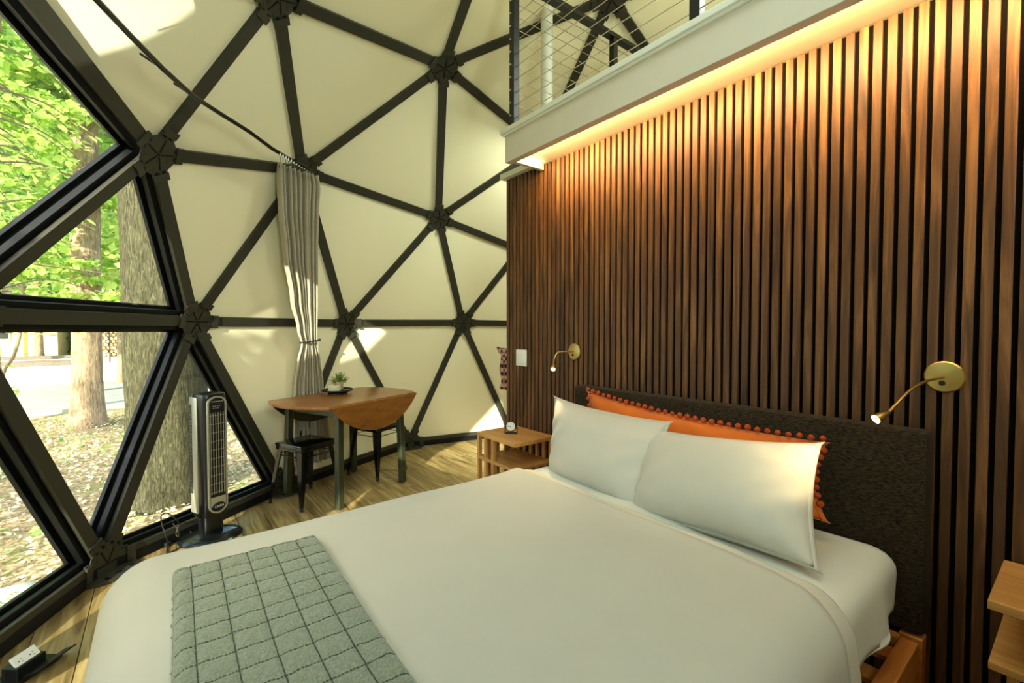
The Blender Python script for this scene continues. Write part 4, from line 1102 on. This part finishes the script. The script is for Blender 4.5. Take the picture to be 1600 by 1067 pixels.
leafquads(blob((-2.95, .72, 2.2), .7, .7, .6, 3200, 901), .12, 902, M['leaf_m'], 'foliage', shade_tree)
dapple_tree = empty('tree', (-10.0, -1.2, GZ)); tag(dapple_tree, 'broad tree added out of view at the left to dapple the ground', 'tree')  # unseen crown added for broken shade on the ground outside
MB().tube([(-10, -1.2, GZ), (-10, -1.1, 2.4), (-10.1, -1.3, 4.2)], [.16, .13, .05], 10).build('trunk', M['bark2'], dapple_tree, True)
leafquads(blob((-9.9, -1.3, 4.1), 2.3, 2.3, 1.5, 1500, 911), .24, 912, M['leaf_m'], 'foliage', dapple_tree)
mt_ = empty('tree', (*pos(-150, 8.4), GZ)); tag(mt_, 'young tree at the left whose bright leafy branches cross behind the first twigs', 'tree')
_b = V((*pos(-150, 8.4), GZ)); MB().tube([_b, _b+V((.05, 0, 2.2)), _b+V((.1, .1, 5))], [.06, .05, .02], 8).build('trunk', M['stem'], mt_, True)
for q_, (u_, v_, d_, rx_, n_) in enumerate(((20, 330, 8.0, .95, 900), (60, 430, 8.6, .9, 1000), (185, 430, 8.8, .8, 800), (20, 170, 7.6, .9, 900), (190, 300, 9.4, .7, 600), (60, 60, 8.0, .9, 700))):
    _c = CAM+ray(u_, v_)*(d_*.78); _r = _b+V((0, 0, min(4.8, max(1.6, _c.z-GZ-.2))))
    MB().tube([_r, _r.lerp(_c, .5)+V((0, 0, .15)), _c], [.022, .014, .006], 6).build('branch', M['stem'], mt_, True)
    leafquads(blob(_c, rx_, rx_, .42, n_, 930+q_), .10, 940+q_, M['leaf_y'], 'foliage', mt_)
sap = empty('tree', (*pos(-30, 5.6), GZ)); tag(sap, 'slender young tree close to the window with broad bright leaves', 'tree')
sb = V((*pos(-30, 5.6), GZ)); MB().tube(spl([sb, sb+V((.05, .1, 1.5)), sb+V((.0, .1, 3.0)), sb+V((.2, .0, 4.6))]), .03, 8).build('trunk', M['stem'], sap, True)
lf0 = None; nl = 0; mats = ['leaf_y', 'leaf_m']
for q in range(31):
    u1 = random.uniform(-40, 175); v1 = random.uniform(20, 460); d1 = random.uniform(4.8, 6.2)
    if v1 < 150 and u1 > v1: u1 *= .4
    r = ray(u1, v1); tip = CAM+r*d1; root = sb+V((0, 0, min(4.5, max(1.2, tip.z+.1))))
    pts = spl([root, root.lerp(tip, .5)+V((0, 0, .12)), tip], 6)
    MB().tube(pts, [.010*(1-.75*i/(len(pts)-1)) for i in range(len(pts))], 6).build('branch', M['stem'], sap, True)
    for j in range(9):
        t = .35+.65*j/8; p = pts[min(len(pts)-1, int(t*(len(pts)-1)))]
        if lf0 is None: o = lf0 = leafmesh(.100, .078).build('leaf', M['leaf_y'], sap, True, local=True, angle=80)
        else: o = lf0.copy(); COL.objects.link(o); o.parent = sap
        o.location = V(p)+V((random.uniform(-.05, .05), random.uniform(-.05, .05), random.uniform(-.04, .02)))-wl(sap)
        o.rotation_euler = (random.uniform(-.6, .6), random.uniform(0, .9), random.uniform(0, 2*PI)); s = random.uniform(.7, 1.25); o.scale = (s, s, s); nl += 1
# thin leaning sapling low in the left window
s0, s1_ = onz(2, 640, GZ), CAM+ray(34, 500)*6.0
s0 = CAM+ray(4, 590)*6.0; s00 = V((s0.x-.1, s0.y, GZ))
sp2 = empty('sapling', s00); tag(sp2, 'thin bare leaning sapling stem with a few low leaves at the left edge', 'sapling')
MB().tube(spl([s00, s0, CAM+ray(22, 555)*6.0, CAM+ray(33, 510)*6.0, CAM+ray(36, 440)*6.1]), .018, 8).build('trunk', M['stem'], sp2, True)
for (u, v) in ((5, 548), (2, 565), (8, 572), (18, 604), (26, 610), (34, 607), (22, 614), (70, 520), (84, 516), (92, 524), (104, 518), (120, 522)):
    o = lf0.copy(); COL.objects.link(o); o.parent = sp2; o.location = CAM+ray(u, v)*5.9-wl(sp2); o.rotation_euler = (random.uniform(-.5, .5), random.uniform(0, .6), random.uniform(0, 6))
# things in the yard
def loc(u, vb): p = onz(u, vb, -.21); return p
h = loc(40, 559); hr = empty('house', (h.x-3, h.y+3, GZ)); tag(hr, 'pale yellow house across the yard behind the trees at far left', 'house')
hx, hy = h.x-3.6, h.y+3
MB().box((hx, hy, 1.2), (9.5, 5, 3.0)).build('wall', M['house'], hr)
MB().prism([V((hx-5.2, hy-3, 2.7)), V((hx+5.2, hy-3, 2.7)), V((hx+5.2, hy, 4.4)), V((hx-5.2, hy, 4.4))], V((0, .1, 1)).normalized(), .12).build('roof', M['roofing'], hr)
for k in (-3.6, -1.2, 1.2, 3.6): MB().box((hx+k, hy-2.9, 1.2), (.14, .14, 3.0), .01).build('porch_post', M['bedwood'], hr)
for k in (-2.4, 0.1, 2.5):
    wf = MB().box((hx+k, hy-2.52, 1.3), (1.0, .06, 1.2), .01).build('window', M['trimwhite'], hr); MB().box((hx+k, hy-2.56, 1.3), (.84, .03, 1.04)).build('pane', M['slot'], wf)
wp = loc(196, 556); we_ = empty('woodpile', (wp.x, wp.y, -.2)); tag(we_, 'stacked pile of split firewood across the road between the two trunks', 'woodpile')
lr = .10; b = MB().lathe([(.09, -.3), (.10, -.29), (.10, .29), (.09, .3)], (0, 0, 0), (0, 1, 0), 8); lg0 = None
for rr_ in range(9):
    for cx_ in range(19-rr_//2):
        if lg0 is None: o = lg0 = b.build('log', M['log'], we_, True, local=True)
        else: o = lg0.copy(); COL.objects.link(o); o.parent = we_
        o.location = ((cx_-9.3)*.205+(rr_ % 2)*.1+random.uniform(-.01, .01), random.uniform(-.06, .06), .10+rr_*.178); s = random.uniform(.85, 1.0); o.scale = (s, 1, s); o.rotation_euler = (0, random.uniform(0, 3), random.uniform(-.05, .05))
p = loc(187, 552); e = empty('wheelbarrow', (p.x, p.y, -.2)); tag(e, 'small blue wheelbarrow in front of the woodpile', 'wheelbarrow')
b = MB(); q = V((p.x, p.y, 0)); b.add([q+V(v) for v in ((-.40, -.25, .42), (.40, -.25, .42), (.40, .25, .42), (-.40, .25, .42), (-.22, -.15, .12), (.25, -.15, .12), (.25, .15, .12), (-.22, .15, .12))], [(4, 5, 6, 7), (0, 1, 5, 4), (1, 2, 6, 5), (2, 3, 7, 6), (3, 0, 4, 7)])
o = b.build('tray', M['blue'], e); md = o.modifiers.new('t', 'SOLIDIFY'); md.thickness = .02
MB().lathe([(.16, -.03), (.18, -.02), (.18, .02), (.16, .03)], q+V((-.34, 0, -.02)), (0, 1, 0), 16).build('wheel', M['rubber'], e)
for s in (-1, 1): MB().tube([q+V((-.34, s*.06, -.02)), q+V((.2, s*.22, .12)), q+V((.75, s*.26, .28))], .02, 6).build('handle', M['stem'], e); MB().tube([q+V((.22, s*.2, .12)), q+V((.26, s*.2, -.2))], .015, 6).build('leg', M['black_metal'], e)
p = loc(104, 548); q = V((p.x, p.y, 0)); b = MB(); b.box(q+V((.35, 0, .12)), (.9, .7, .62), .06); b.box(q+V((.35, 0, .46)), (.98, .78, .08), .02)
tag(b.build('storage_bin', M['kayak'], None, True), 'orange storage bin on the far side of the yard', 'bin')
b = MB(); b.box(q+V((-.62, -.1, .18)), (.72, .6, .76), .03); tag(b.build('cooler', M['tarp'], None, True), 'white box standing left of the orange bin', 'box')
p = loc(207, 556); q = V((p.x, p.y, -.1)); tag(MB().lathe([(.0, 0), (.34, 0), (.42, .15), (.38, .42), (.22, .62), (0, .66)], q-V((0, 0, .12)), (0, 0, 1), 14).build('boulder', M['stone'], None, True), 'large pale boulder beside the blue wheelbarrow', 'stone')
for k, (u, v, L_, lab) in enumerate(((28, 571, 3.4, 'dark timber lying along the yard edge at far left'), (92, 571, 2.6, 'dark timber lying along the yard edge left of the straight trunk'), (48, 562, 3.0, 'dark timber lying further back across the yard'))):
    p = loc(u, v); tag(MB().box((p.x, p.y, -.12), (L_, .22, .18), .02, rz=.05).build('timber', M['roofing'], None), lab, 'timber', 'timbers edging the yard')
p = loc(192, 572); tag(MB().lathe([(0, 0), (.38, 0), (.42, .1), (.3, .22), (0, .26)], V((p.x, p.y, -.22)), (0, 0, 1), 12, 1.2, .8).build('stone', M['stone'], None, True), 'grey stone lying at the far edge of the road', 'stone')
p = loc(172, 570); tag(MB().tube([(p.x, p.y, -.25), (p.x, p.y, 1.5)], .025, 6).build('stake', M['black_metal'], None), 'thin dark stake standing before the woodpile', 'stake')
c_ = onz(22, 936, GZ)
rows_ = []
b = MB()
for i in range(9):
    for j in range(16):
        e = -.2+1.77*i/8; a = 2*PI*j/16; r_ = 1+.10*math.sin(3*a+i)+.06*math.sin(5*a)
        b.v.append((c_.x+.15*r_*math.cos(e)*math.cos(a), c_.y+.10*r_*math.cos(e)*math.sin(a), GZ+.01+.07*math.sin(e)))
b.f = [(i*16+j, i*16+(j+1) % 16, (i+1)*16+(j+1) % 16, (i+1)*16+j) for i in range(8) for j in range(16)]
tag(b.build('stone', M['stone'], None, True), 'rounded pale stone on the ground just below the lower left window', 'stone')
